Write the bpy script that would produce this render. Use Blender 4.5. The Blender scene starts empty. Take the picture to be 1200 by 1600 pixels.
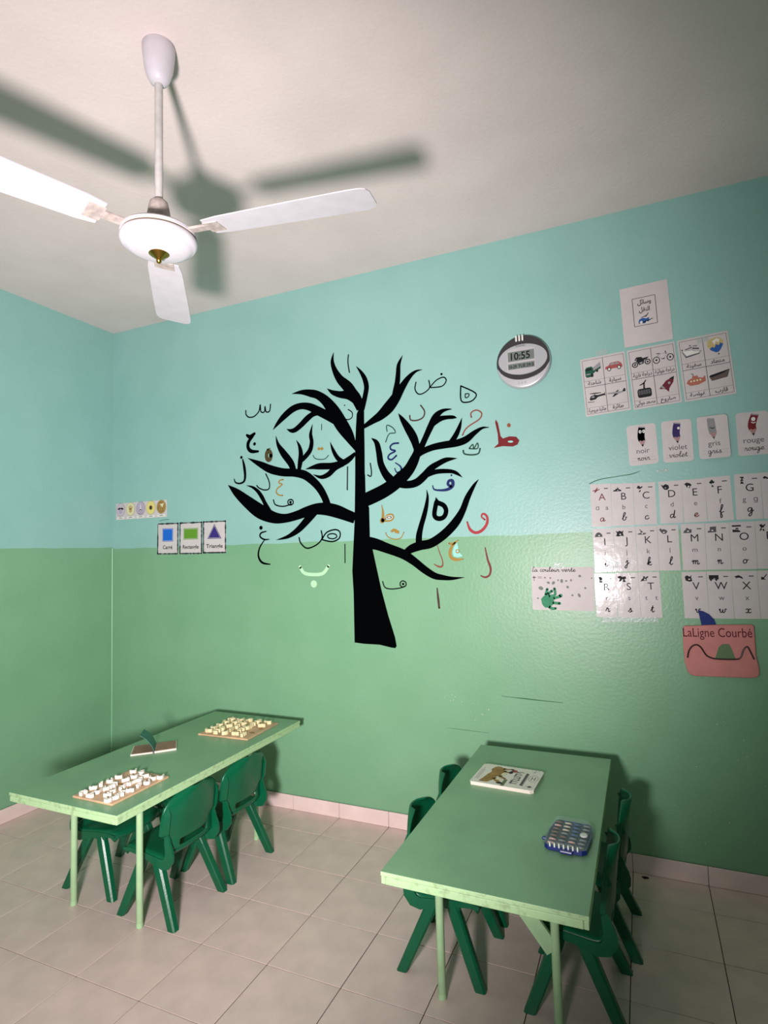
import bpy, bmesh, math, random
from mathutils import Vector, Matrix
random.seed(7)
scn = bpy.context.scene
COL = scn.collection
PI = math.pi

# ------------------------------------------------------------------ camera
cam_d = bpy.data.cameras.new('camera'); cam = bpy.data.objects.new('camera', cam_d); COL.objects.link(cam)
YAW, PITCH, ROLL = -0.4157, 0.0658, -0.0268
def camera_axes():
    cy, sy, cp, sp = math.cos(YAW), math.sin(YAW), math.cos(PITCH), math.sin(PITCH)
    f = Vector((sy*cp, cy*cp, sp)); r = Vector((cy, -sy, 0)); u = r.cross(f)
    return r*math.cos(ROLL)+u*math.sin(ROLL), -r*math.sin(ROLL)+u*math.cos(ROLL), f
cr, cu_, cf = camera_axes()
M = Matrix((cr, cu_, -cf)).transposed().to_4x4(); M.translation = Vector((3.3646, -2.9243, 1.477))
cam.matrix_world = M
cam_d.sensor_fit = 'VERTICAL'; cam_d.sensor_height = 36.0; cam_d.lens = 903.97/1600*36
cam_d.clip_start = 0.02
scn.camera = cam

# ------------------------------------------------------------------ light and exposure
w = bpy.data.worlds.new('world'); scn.world = w; w.use_nodes = True
w.node_tree.nodes['Background'].inputs[0].default_value = (0.80, 0.86, 0.84, 1)
w.node_tree.nodes['Background'].inputs[1].default_value = 0.25
ld = bpy.data.lights.new('lamp_light', 'SPOT'); lo = bpy.data.objects.new('lamp_light', ld); COL.objects.link(lo)
ld.energy = 535; ld.color = (1.0, 0.91, 0.92); ld.shadow_soft_size = 0.11
ld.spot_size = math.radians(116); ld.spot_blend = 1.0
lo.location = (2.90, -3.05, 1.16)
lo.rotation_euler = (Vector((1.0, 0.0, 1.9))-lo.location).to_track_quat('-Z', 'Y').to_euler()
vs = scn.view_settings
scn.display_settings.display_device = 'sRGB'
vs.view_transform = 'Standard'; vs.look = 'None'; vs.gamma = 1; vs.use_curve_mapping = False
vs.exposure = 0.0

# ------------------------------------------------------------------ materials
def lin(c):
    out = []
    for v in c:
        v /= 255
        out.append(v/12.92 if v <= 0.04045 else ((v+0.055)/1.055)**2.4)
    return (*out, 1)
def mat(name, rgb, rough=0.5, spec=0.5, noise=0.0, nscale=20, bump=0.0, bscale=60, metal=0.0, coat=0.0, alpha=1.0, trans=0.0, rgb2=None, two=0.5):
    m = bpy.data.materials.new(name); m.use_nodes = True
    nt = m.node_tree; b = nt.nodes['Principled BSDF']
    b.inputs['Base Color'].default_value = lin(rgb); b.inputs['Roughness'].default_value = rough
    b.inputs['Specular IOR Level'].default_value = spec; b.inputs['Metallic'].default_value = metal
    b.inputs['Coat Weight'].default_value = coat; b.inputs['Coat Roughness'].default_value = 0.12
    b.inputs['Alpha'].default_value = alpha; b.inputs['Transmission Weight'].default_value = trans
    tc = nt.nodes.new('ShaderNodeTexCoord')
    if noise or rgb2:
        n = nt.nodes.new('ShaderNodeTexNoise'); n.inputs['Scale'].default_value = nscale; n.inputs['Detail'].default_value = 5
        nt.links.new(tc.outputs['Object'], n.inputs['Vector'])
        r = nt.nodes.new('ShaderNodeValToRGB')
        c2 = rgb2 or tuple(max(0, v*(1-noise)) for v in rgb); c1 = rgb if rgb2 else tuple(min(255, v*(1+noise*.5)) for v in rgb)
        r.color_ramp.elements[0].position = two-.2; r.color_ramp.elements[1].position = two+.2
        r.color_ramp.elements[0].color = lin(c2); r.color_ramp.elements[1].color = lin(c1)
        nt.links.new(n.outputs['Fac'], r.inputs['Fac']); nt.links.new(r.outputs['Color'], b.inputs['Base Color'])
    if bump:
        n2 = nt.nodes.new('ShaderNodeTexNoise'); n2.inputs['Scale'].default_value = bscale; n2.inputs['Detail'].default_value = 3
        nt.links.new(tc.outputs['Object'], n2.inputs['Vector'])
        bp = nt.nodes.new('ShaderNodeBump'); bp.inputs['Strength'].default_value = bump; bp.inputs['Distance'].default_value = 0.004
        nt.links.new(n2.outputs['Fac'], bp.inputs['Height']); nt.links.new(bp.outputs['Normal'], b.inputs['Normal'])
        if coat: nt.links.new(bp.outputs['Normal'], b.inputs['Coat Normal'])
    return m

def wall_material(name, z_split):
    """Two coats of oil paint: aqua over a green dado, the edge brushed by hand."""
    m = bpy.data.materials.new(name); m.use_nodes = True; nt = m.node_tree; b = nt.nodes['Principled BSDF']
    tc = nt.nodes.new('ShaderNodeTexCoord'); sx = nt.nodes.new('ShaderNodeSeparateXYZ')
    nt.links.new(tc.outputs['Object'], sx.inputs[0])
    nz = nt.nodes.new('ShaderNodeTexNoise'); nz.inputs['Scale'].default_value = 4; nt.links.new(tc.outputs['Object'], nz.inputs['Vector'])
    ma = nt.nodes.new('ShaderNodeMath'); ma.operation = 'MULTIPLY_ADD'; ma.inputs[1].default_value = 0.02; nt.links.new(nz.outputs['Fac'], ma.inputs[0])
    nt.links.new(sx.outputs['Z'], ma.inputs[2])
    st = nt.nodes.new('ShaderNodeMath'); st.operation = 'GREATER_THAN'; st.inputs[1].default_value = z_split+0.01; nt.links.new(ma.outputs[0], st.inputs[0])
    def coat(a, c, sc):
        n = nt.nodes.new('ShaderNodeTexNoise'); n.inputs['Scale'].default_value = sc; n.inputs['Detail'].default_value = 6
        nt.links.new(tc.outputs['Object'], n.inputs['Vector'])
        r = nt.nodes.new('ShaderNodeValToRGB'); r.color_ramp.elements[0].position = .3; r.color_ramp.elements[1].position = .7
        r.color_ramp.elements[0].color = lin(a); r.color_ramp.elements[1].color = lin(c)
        nt.links.new(n.outputs['Fac'], r.inputs['Fac']); return r
    up = coat(AQUA[0], AQUA[1], 3.0); lowc = coat(GREEN[0], GREEN[1], 3.0)
    mx = nt.nodes.new('ShaderNodeMix'); mx.data_type = 'RGBA'
    nt.links.new(st.outputs[0], mx.inputs['Factor']); nt.links.new(lowc.outputs[0], mx.inputs['A']); nt.links.new(up.outputs[0], mx.inputs['B'])
    nt.links.new(mx.outputs['Result'], b.inputs['Base Color'])
    b.inputs['Roughness'].default_value = 0.38; b.inputs['Specular IOR Level'].default_value = 0.5
    n2 = nt.nodes.new('ShaderNodeTexNoise'); n2.inputs['Scale'].default_value = 70; n2.inputs['Detail'].default_value = 3
    nt.links.new(tc.outputs['Object'], n2.inputs['Vector'])
    bp = nt.nodes.new('ShaderNodeBump'); bp.inputs['Strength'].default_value = 0.22; bp.inputs['Distance'].default_value = 0.004
    nt.links.new(n2.outputs['Fac'], bp.inputs['Height']); nt.links.new(bp.outputs['Normal'], b.inputs['Normal'])
    return m
AQUA = ((140, 188, 180), (148, 194, 187)); GREEN = ((118, 168, 130), (126, 175, 138))
MT = dict(
    wall_back=wall_material('paint_back', 1.535), wall_left=wall_material('paint_left', 1.545),
    ceiling=mat('whitewash', (228, 214, 211), .85, .2, .03, 3, .3, 60),
    tile=mat('floor_tile', (220, 198, 190), .38, .4, .05, 9, .06, 150),
    skirting=mat('skirting_tile', (236, 214, 209), .35, .4, .04, 8),
    grout=mat('grout', (66, 54, 46), .9, .1),
    table_top=mat('table_top', (122, 164, 126), .36, .4, .05, 6, .05, 90),
    table_edge=mat('table_edge', (172, 206, 156), .5, .35, 0, 48, .2, 60, rgb2=(112, 120, 84), two=.27),
    table_leg=mat('table_leg', (166, 202, 156), .4, .4, .06, 14, .05, 80),
    chair=mat('chair_plastic', (4, 90, 58), .32, .45, .08, 7, .08, 120),
    fan=mat('fan_enamel', (204, 199, 206), .35, .4, .03, 20), fan_rod=mat('fan_rod', (190, 186, 184), .4, .4, .06, 40),
    fan_dirty=mat('dusty_enamel', (176, 164, 158), .6, .3, .15, 50), brass=mat('brass', (190, 150, 70), .25, .5, metal=1.0),
    dark_brass=mat('tarnished_brass', (130, 112, 80), .4, .5, metal=.6),
    paper=mat('paper', (208, 200, 200), .6, .3, .02, 14), laminated=mat('laminated_paper', (206, 199, 199), .5, .4, .02, 14, .35, 16, coat=.7),
    ink=mat('ink', (32, 32, 36), .6, .2), ink_soft=mat('soft_ink', (86, 84, 88), .6, .2), rule=mat('ruled_line', (150, 146, 148), .6, .2),
    black=mat('black_paint', (4, 5, 6), .8, .0), ochre=mat('ochre_paint', (156, 124, 52), .5, .3), olive=mat('olive_paint', (74, 66, 38), .5, .3),
    teal=mat('teal_paint', (20, 66, 66), .5, .3), navy=mat('navy_paint', (10, 30, 92), .45, .3), brown=mat('brown_paint', (66, 42, 34), .5, .3),
    redbrown=mat('red_brown_paint', (132, 66, 50), .5, .3), darkgreen=mat('dark_green_paint', (18, 60, 44), .5, .3),
    crimson=mat('crimson_paint', (112, 14, 22), .45, .3), rust=mat('rust_paint', (140, 76, 36), .5, .3), aqua=mat('aqua_paint', (150, 214, 204), .5, .3),
    red=mat('red_paint', (162, 38, 48), .45, .3), maroon=mat('maroon_paint', (112, 30, 30), .5, .3), mint=mat('mint_paint', (182, 226, 186), .5, .3),
    white=mat('white_paint', (226, 226, 220), .5, .3),
    silver=mat('silver_plastic', (196, 194, 198), .3, .5, metal=.25), face=mat('clock_face', (176, 180, 184), .4, .5, metal=.2),
    charcoal=mat('charcoal_plastic', (52, 50, 54), .35, .5), lcd=mat('lcd', (112, 122, 116), .25, .5), lcd_ink=mat('lcd_ink', (16, 18, 20), .4, .3),
    blue=mat('blue_print', (24, 104, 206), .5, .3), grass=mat('green_print', (96, 150, 44), .5, .3), violet=mat('violet_print', (54, 42, 120), .5, .3),
    frame=mat('dark_border', (44, 54, 60), .6, .3, .3, 120),
    skin=mat('pale_print', (196, 186, 196), .6, .3), cream=mat('cream_print', (218, 214, 172), .6, .3), lavender=mat('lavender_print', (180, 168, 192), .6, .3),
    yellow=mat('yellow_print', (224, 212, 128), .6, .3), tan=mat('tan_print', (184, 160, 96), .6, .3), sand=mat('sand_print', (156, 124, 70), .6, .3, .2, 40),
    truck=mat('truck_green_print', (26, 84, 62), .6, .3), carred=mat('car_red_print', (168, 84, 84), .6, .3), grey=mat('grey_print', (150, 150, 154), .6, .3),
    darkgrey=mat('dark_grey_print', (84, 84, 86), .6, .3), rocket=mat('rocket_print', (104, 30, 44), .6, .3), sub=mat('submarine_print', (176, 108, 92), .6, .3),
    boat=mat('boat_print', (98, 84, 80), .6, .3), balloon=mat('balloon_print', (44, 92, 164), .6, .3), gold=mat('gold_print', (196, 178, 120), .6, .3),
    crayon_violet=mat('crayon_violet', (44, 30, 92), .5, .3), crayon_red=mat('crayon_red', (116, 24, 36), .5, .3), crayon_grey=mat('crayon_grey', (140, 140, 142), .5, .3),
    crayon_wood=mat('crayon_wood', (168, 130, 132), .5, .3),
    handgreen=mat('hand_print', (52, 140, 100), .6, .3, .1, 40), spot=mat('paint_spot', (120, 128, 118), .6, .3),
    pink=mat('pink_foam', (208, 132, 128), .5, .35, .05, 12, .1, 50), pen=mat('dark_red_pen', (86, 24, 36), .6, .2), cord=mat('black_cord', (40, 24, 24), .4, .4),
    hill=mat('olive_card', (104, 128, 94), .7, .2), bluecard=mat('blue_plastic', (6, 36, 112), .5, .25),
    wood=mat('board_wood', (200, 166, 132), .55, .3, .12, 18), piece=mat('painted_wood', (232, 226, 216), .45, .35), piece_cream=mat('cream_painted_wood', (226, 216, 172), .45, .35),
    hole=mat('board_hollow', (150, 106, 64), .6, .2),
    brownpage=mat('brown_page', (146, 112, 92), .5, .35, .08, 30), leaf=mat('teal_page', (40, 112, 100), .45, .4), pagewhite=mat('page_edge', (226, 214, 202), .6, .3),
    cover=mat('book_cover', (222, 218, 206), .4, .4, .03, 30), lion=mat('lion_print', (150, 118, 66), .6, .3, .2, 120), coverolive=mat('olive_print', (106, 116, 84), .6, .3),
    badge=mat('badge_print', (150, 74, 70), .6, .3),
    bluebase=mat('blue_tray', (16, 34, 108), .3, .5), clear=mat('clear_lid', (200, 225, 220), .08, .6, alpha=.10, coat=.5),
    d_pink=mat('pink_disc', (196, 158, 152), .35, .4), d_beige=mat('beige_disc', (186, 180, 160), .35, .4), d_blue=mat('blue_disc', (70, 96, 128), .35, .4),
    d_grey=mat('grey_disc', (120, 128, 128), .35, .4), d_brown=mat('brown_disc', (112, 92, 82), .35, .4), d_white=mat('white_disc', (226, 230, 222), .35, .4),
    tape=mat('clear_tape', (214, 226, 222), .12, .6, alpha=.28, bump=.6, bscale=120, coat=.6), scuff=mat('scuff', (60, 104, 76), .7, .2),
    speck=mat('plaster_speck', (206, 220, 204), .7, .2), dirt=mat('floor_dirt', (46, 42, 36), .8, .2),
)

# ------------------------------------------------------------------ helpers
class MB:
    """Collects shapes in one bmesh and links them as one object."""
    def __init__(s): s.bm = bmesh.new(); s.mats = []; s.cur = 0
    def use(s, m):
        m = MT[m] if isinstance(m, str) else m
        if m not in s.mats: s.mats.append(m)
        s.cur = s.mats.index(m); return s
    def face(s, pts):
        f = s.bm.faces.new([s.bm.verts.new(p) for p in pts]); f.material_index = s.cur; return f
    def box(s, x0, x1, y0, y1, z0, z1, bevel=0.0):
        r = bmesh.ops.create_cube(s.bm, size=1)
        for v in r['verts']: v.co = Vector((x0 if v.co.x < 0 else x1, y0 if v.co.y < 0 else y1, z0 if v.co.z < 0 else z1))
        fs = {f for v in r['verts'] for f in v.link_faces}
        for f in fs: f.material_index = s.cur
        if bevel:
            es = list({e for v in r['verts'] for e in v.link_edges})
            g = bmesh.ops.bevel(s.bm, geom=es, offset=bevel, segments=2, affect='EDGES', profile=.5)
            for f in g['faces']: f.material_index = s.cur
        return s
    def loft(s, rings, cap=True):
        vr = [[s.bm.verts.new(p) for p in r] for r in rings]
        n = len(vr[0])
        for a, b in zip(vr, vr[1:]):
            for i in range(n):
                f = s.bm.faces.new((a[i], a[(i+1) % n], b[(i+1) % n], b[i])); f.material_index = s.cur
        if cap:
            for r in (list(reversed(vr[0])), vr[-1]):
                f = s.bm.faces.new(r); f.material_index = s.cur
        return s
    def lathe(s, prof, n=32, c=(0, 0, 0)):
        rings = [[(c[0]+r*math.cos(2*PI*k/n), c[1]+r*math.sin(2*PI*k/n), c[2]+z) for k in range(n)] for r, z in prof]
        return s.loft(rings)
    def tube(s, pts, r, n=10, r2=None):
        pts = [Vector(p) for p in pts]; rings = []
        for i, p in enumerate(pts):
            t = (pts[min(i+1, len(pts)-1)]-pts[max(i-1, 0)]).normalized()
            a = t.orthogonal().normalized() if i == 0 else (a-t*a.dot(t)).normalized()
            b = t.cross(a); rr = r if r2 is None else r+(r2-r)*i/(len(pts)-1)
            rings.append([p+a*rr*math.cos(2*PI*k/n)+b*rr*math.sin(2*PI*k/n) for k in range(n)])
        return s.loft(rings)
    def prism(s, outline, y0, y1):
        """outline in (x, z); from y0 (wall side) to y1 (room side)."""
        vr = [[s.bm.verts.new((x, y, z)) for x, z in outline] for y in (y0, y1)]
        n = len(outline)
        for i in range(n):
            f = s.bm.faces.new((vr[0][i], vr[0][(i+1) % n], vr[1][(i+1) % n], vr[1][i])); f.material_index = s.cur
        for r in (vr[0], vr[1]):
            f = s.bm.faces.new(r); f.material_index = s.cur
        return s
    def plate(s, outline, z0, z1):
        vr = [[s.bm.verts.new((x, y, z)) for x, y in outline] for z in (z0, z1)]
        n = len(outline)
        for i in range(n):
            f = s.bm.faces.new((vr[0][i], vr[0][(i+1) % n], vr[1][(i+1) % n], vr[1][i])); f.material_index = s.cur
        for r in (vr[0], vr[1]):
            f = s.bm.faces.new(r); f.material_index = s.cur
        return s
    def add_text(s, txt, x, z, size, y, shear=0.0, center=True, bold=False, rot=0.0, width=None):
        me, w, h = TX[(txt, bold)]
        sx = size if width is None else width/max(w, 1e-6)
        ca, sa = math.cos(rot), math.sin(rot); vs_ = []
        for vx, vy in me[0]:
            px = (vx-(w/2 if center else 0))*sx + shear*vy*size; pz = vy*size
            vs_.append(s.bm.verts.new((x+px*ca-pz*sa, y, z+px*sa+pz*ca)))
        for fc in me[1]:
            try: f = s.bm.faces.new([vs_[i] for i in fc]); f.material_index = s.cur
            except ValueError: pass
        return s
    def build(s, name, m=None, parent=None, smooth=False, recalc=True):
        if recalc: bmesh.ops.recalc_face_normals(s.bm, faces=s.bm.faces)
        me = bpy.data.meshes.new(name); s.bm.to_mesh(me); s.bm.free()
        for mm_ in (s.mats or [MT[m] if isinstance(m, str) else m]): me.materials.append(mm_)
        if m and s.mats: pass
        if smooth:
            for p in me.polygons: p.use_smooth = True
            me.set_sharp_from_angle(angle=math.radians(38))
        o = bpy.data.objects.new(name, me); COL.objects.link(o)
        if parent: o.parent = parent
        return o
def tag(o, label=None, cat=None, group=None, kind=None):
    if label: o['label'] = label
    if cat: o['category'] = cat
    if group: o['group'] = group
    if kind: o['kind'] = kind
    return o
def empty(name, loc=(0, 0, 0), rz=0.0):
    o = bpy.data.objects.new(name, None); COL.objects.link(o); o.location = loc; o.rotation_euler = (0, 0, rz); o.empty_display_size = .1
    return o
def copy_tree(o, parent=None):
    c = o.copy(); COL.objects.link(c); c.parent = parent
    for ch in list(o.children): copy_tree(ch, c)
    return c
def catmull(pts, k=5):
    if len(pts) < 3: return pts
    out = []; P = [pts[0]]+list(pts)+[pts[-1]]
    for i in range(1, len(P)-2):
        a, b, c, d = P[i-1], P[i], P[i+1], P[i+2]
        for j in range(k):
            t = j/k
            out.append(tuple(.5*(2*b[q]+(c[q]-a[q])*t+(2*a[q]-5*b[q]+4*c[q]-d[q])*t*t+(3*b[q]-a[q]-3*c[q]+d[q])*t**3) for q in range(len(b))))
    out.append(pts[-1]); return out
def ribbon(mb, pts, y, caps=True, k=5, close=False):
    """A brush stroke of varying width lying on the wall plane; pts (x, z, width)."""
    p = catmull(pts, k); L_, R_ = [], []
    for i, (x, z, wd) in enumerate(p):
        a = p[max(i-1, 0)]; b = p[min(i+1, len(p)-1)]
        dx, dz = b[0]-a[0], b[1]-a[1]; n = math.hypot(dx, dz) or 1
        h = max(wd, .0006)/2; L_.append((x-dz/n*h, z+dx/n*h)); R_.append((x+dz/n*h, z-dx/n*h))
    vl = [mb.bm.verts.new((q[0], y, q[1])) for q in L_]; vr = [mb.bm.verts.new((q[0], y, q[1])) for q in R_]
    for i in range(len(p)-1):
        f = mb.bm.faces.new((vl[i], vr[i], vr[i+1], vl[i+1])); f.material_index = mb.cur
    if caps:
        for (x, z, wd) in (p[0], p[-1]):
            if wd > .003: mb.face([(x+wd/2*math.cos(t*PI/5), y, z+wd/2*math.sin(t*PI/5)) for t in range(10)])
def blob(mb, pts, y):
    mb.face([(x, y, z) for x, z in pts])
def oval(mb, x, z, a, b, y, n=18, rot=0.0):
    ca, sa = math.cos(rot), math.sin(rot)
    mb.face([(x+a*math.cos(2*PI*k/n)*ca-b*math.sin(2*PI*k/n)*sa, y, z+a*math.cos(2*PI*k/n)*sa+b*math.sin(2*PI*k/n)*ca) for k in range(n)])
def ring(mb, x, z, a, b, t, y, n=20):
    for k in range(n):
        c0, s0, c1, s1 = math.cos(2*PI*k/n), math.sin(2*PI*k/n), math.cos(2*PI*(k+1)/n), math.sin(2*PI*(k+1)/n)
        mb.face([(x+a*c0, y, z+b*s0), (x+a*c1, y, z+b*s1), (x+(a-t)*c1, y, z+(b-t)*s1), (x+(a-t)*c0, y, z+(b-t)*s0)])
def line(mb, x0, z0, x1, z1, wd, y):
    ribbon(mb, [(x0, z0, wd), (x1, z1, wd)], y, caps=False, k=1)
def frame(mb, x0, x1, z0, z1, t, y):
    for a in ((x0, z0, x1, z0), (x1, z0, x1, z1), (x1, z1, x0, z1), (x0, z1, x0, z0)): line(mb, *a, t, y)
def rounded(x0, x1, z0, z1, r, n=5):
    out = []
    for cx, cz, a0 in ((x1-r, z1-r, 0), (x0+r, z1-r, 90), (x0+r, z0+r, 180), (x1-r, z0+r, 270)):
        for k in range(n+1):
            t = math.radians(a0+90*k/n); out.append((cx+r*math.cos(t), cz+r*math.sin(t)))
    return out

# French school handwriting, one pen path per letter; x height 1, (path, ..., advance)
SCRIPT = {
 'a': ([(.95, .75), (.6, 1), (.15, .8), (.05, .35), (.3, 0), (.7, .2), (.95, .85), (.9, .3), (1.05, 0), (1.4, .3)],), 'b': ([(0, .3), (.5, 1.2), (.75, 2), (.5, 2.2), (.3, 1.7), (.25, .5), (.5, 0), (.9, .2), (1, .8), (.8, .9), (1.3, .85)],),
 'c': ([(.9, .8), (.6, 1), (.15, .75), (.1, .3), (.4, 0), (.8, .1), (1.1, .4)],), 'd': ([(.95, .75), (.6, 1), (.15, .8), (.05, .35), (.3, 0), (.7, .2), (.98, 1), (1.02, 2.1), (.95, .4), (1.1, 0), (1.4, .3)],),
 'e': ([(0, .2), (.5, .45), (.85, .75), (.65, 1), (.25, .8), (.15, .35), (.45, 0), (.85, .1), (1.2, .4)],), 'f': ([(0, .3), (.5, 1.1), (.75, 2), (.5, 2.25), (.35, 1.6), (.35, -.8), (.55, -1.2), (.75, -.8), (.45, 0), (1.1, .4)],),
 'g': ([(.95, .8), (.6, 1), (.15, .8), (.05, .35), (.3, 0), (.7, .2), (.95, .85), (.95, -.7), (.6, -1.2), (.35, -.9), (.8, -.2), (1.4, .35)],), 'i': ([(0, .3), (.35, 1), (.35, .25), (.5, 0), (.9, .35)], [(.36, 1.45), (.38, 1.6)]),
 'j': ([(0, .3), (.4, 1), (.4, -.7), (.1, -1.2), (-.15, -.9), (.3, -.2), (.9, .35)], [(.42, 1.45), (.44, 1.6)]), 'k': ([(0, .3), (.5, 1.4), (.65, 2.1), (.4, 2.2), (.25, 1.5), (.25, 0)], [(.25, .5), (.7, 1), (.85, .8), (.4, .5), (.8, 0), (1.2, .3)]),
 'l': ([(0, .3), (.55, 1.3), (.7, 2), (.5, 2.2), (.3, 1.6), (.3, .4), (.55, 0), (.95, .35)],), 'm': ([(0, .6), (.2, 1), (.35, .9), (.35, 0)], [(.35, .5), (.65, 1), (.85, .9), (.85, 0)], [(.85, .5), (1.15, 1), (1.35, .9), (1.35, .2), (1.5, 0), (1.9, .35)]),
 'n': ([(0, .6), (.2, 1), (.35, .9), (.35, 0)], [(.35, .5), (.65, 1), (.85, .9), (.85, .2), (1, 0), (1.4, .35)]), 'o': ([(.7, .95), (.3, .95), (.05, .5), (.3, .02), (.75, .15), (.85, .65), (.6, .95), (.8, .8), (1.25, .9)],),
 'p': ([(0, .3), (.35, 1), (.35, -1.1)], [(.35, .5), (.7, 1), (.95, .6), (.7, .05), (1.2, .3)]), 'h': ([(0, .3), (.5, 1.4), (.65, 2.1), (.4, 2.2), (.25, 1.5), (.25, 0)], [(.25, .5), (.6, 1), (.8, .8), (.8, .2), (.95, 0), (1.3, .3)]), 'y': ([(0, .6), (.25, 1), (.3, .3), (.6, .1), (.9, 1), (.9, -.7), (.6, -1.2), (.35, -.9), (1.3, .3)],),
 'r': ([(0, .2), (.35, 1.15), (.4, .85), (.75, .85), (.7, .3), (.85, 0), (1.2, .3)],), 's': ([(0, .1), (.45, .6), (.6, 1.1), (.8, .5), (.7, .05), (.3, 0)], [(.7, .05), (1.2, .3)]), 't': ([(0, .3), (.4, 1.2), (.45, 1.8), (.4, .3), (.6, 0), (1, .35)], [(.1, 1.2), (.8, 1.2)]),
 'u': ([(0, .4), (.25, 1), (.25, .3), (.5, 0), (.85, .3), (.9, 1), (.9, .3), (1.05, 0), (1.4, .35)],), 'v': ([(0, .6), (.2, 1), (.35, .3), (.55, 0), (.85, .4), (.9, .95), (1.3, .85)],), 'w': ([(0, .6), (.2, 1), (.3, .3), (.5, 0), (.8, .3), (.85, .9), (.9, .2), (1.15, 0), (1.4, .4), (1.4, .95), (1.8, .85)],),
 'x': ([(0, .8), (.3, 1), (.55, .8), (.55, .2), (.3, 0), (0, .15)], [(1.2, .85), (.9, 1), (.65, .8), (.65, .2), (.9, 0), (1.3, .2)]), 'L': ([(.9, 1.8), (.6, 2.2), (.3, 1.7), (.35, .6), (.1, .1), (.5, .15), (1.1, .1)],)}
def handwrite(mb, word, cx, z, xh, pen, y, width=None):
    paths = []; x = 0
    for c in word:
        if c == ' ': x += .9; continue
        for p in SCRIPT[c]: paths.append([(x+a, b) for a, b in p])
        x += max(p[0] for q in SCRIPT[c] for p in q)-.02
    k = xh if width is None else width/x
    for p in paths: ribbon(mb, [(cx+(a-x/2)*k+.12*b*xh, z+b*xh, pen) for a, b in p], y, caps=False, k=4)

# Arabic letters: joined forms (isolated, final, initial, medial), laid out right to left
FORMS = {'ا': 'ﺍﺎ', 'ب': 'ﺏﺐﺑﺒ', 'ة': 'ﺓﺔ', 'ت': 'ﺕﺖﺗﺘ', 'ج': 'ﺝﺞﺟﺠ', 'ح': 'ﺡﺢﺣﺤ', 'خ': 'ﺥﺦﺧﺨ', 'د': 'ﺩﺪ', 'ر': 'ﺭﺮ', 'س': 'ﺱﺲﺳﺴ', 'ش': 'ﺵﺶﺷﺸ',
         'ص': 'ﺹﺺﺻﺼ', 'ط': 'ﻁﻂﻃﻄ', 'ع': 'ﻉﻊﻋﻌ', 'غ': 'ﻍﻎﻏﻐ', 'ف': 'ﻑﻒﻓﻔ', 'ق': 'ﻕﻖﻗﻘ', 'ل': 'ﻝﻞﻟﻠ', 'م': 'ﻡﻢﻣﻤ', 'ن': 'ﻥﻦﻧﻨ', 'ه': 'ﻩﻪﻫﻬ', 'و': 'ﻭﻮ',
         'ي': 'ﻱﻲﻳﻴ', 'ئ': 'ﺉﺊﺋﺌ'}
def arabic(word):
    out = []
    for i, c in enumerate(word):
        f = FORMS.get(c)
        if not f: out.append(c); continue
        before = i > 0 and len(FORMS.get(word[i-1], '')) == 4; after = i+1 < len(word) and word[i+1] in FORMS and len(f) == 4
        out.append(f[3] if before and after else f[1] if before else f[2] if after else f[0])
    return ''.join(reversed(out))
TRANSPORT = [[('truck', 'شاحنة'), ('car', 'سيارة'), ('helicopter', 'طائرة مروحية'), ('plane', 'طائرة')],
             [('motorbike', 'دراجة نارية'), ('bicycle', 'دراجة هوائية'), ('cable', 'مصعد هوائي'), ('rocket', 'صاروخ')],
             [('ship', 'سفينة'), ('balloon', 'منطاد'), ('submarine', 'غواصة'), ('rowboat', 'قارب')]]
ARABIC_LETTERS = 'ابتجحخدرسشصطعغفقلمنهوي'
ALPHA = {'A': ('ɑ', 'a'), 'G': ('g', 'ɡ'), 'T': ('t', 't')}
texts = {(c, False) for c in 'ABCDEFGHIJKLMNOPRSTVWXYabcdefghijklmnoprstvwxyɑɡ'} | {(c, True) for c in 'abcdefghijklmnoprstvwxy'}
texts |= {(t, False) for t in ('noir', 'violet', 'gris', 'rouge', 'LaLigne Courbé', 'KADIO')}
texts |= {(t, True) for t in ('noir', 'violet', 'gris', 'rouge', 'Carré', 'Rectangle', 'Triangle', 'La couleur verte', '10:55', '10-29', 'TUE', '29.0')}
texts |= {(arabic(t), True) for g in TRANSPORT for _, t in g} | {(arabic('وسائل'), True), (arabic('النقل'), True)}
def make_texts(keys, extrude=0.0):
    made = []
    for t, bold in sorted(keys):
        c = bpy.data.curves.new('writing', 'FONT'); c.body = t; c.size = 1.0; c.resolution_u = 3; c.offset = .018 if bold else 0.0; c.extrude = extrude
        o = bpy.data.objects.new('writing', c); COL.objects.link(o); made.append((t, bold, o, c))
    bpy.context.view_layer.update()
    dg = bpy.context.evaluated_depsgraph_get(); res = {}
    for t, bold, o, c in made:
        me = bpy.data.meshes.new_from_object(o.evaluated_get(dg))
        vv = [tuple(v.co) for v in me.vertices]; ff = [tuple(p.vertices) for p in me.polygons]
        mnx = min([v[0] for v in vv] or [0]); mxx = max([v[0] for v in vv] or [0])
        if extrude: res[(t, bold)] = ([(v[0]-mnx, v[1], v[2]) for v in vv], ff, mxx-mnx)
        else: res[(t, bold)] = (([(v[0]-mnx, v[1]) for v in vv], ff), mxx-mnx, 1)
        bpy.data.meshes.remove(me)
    for t, bold, o, c in made: bpy.data.objects.remove(o); bpy.data.curves.remove(c)
    return res
TX = make_texts(texts)
TX3 = make_texts({(arabic(c), True) for c in ARABIC_LETTERS}, .1)

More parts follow.
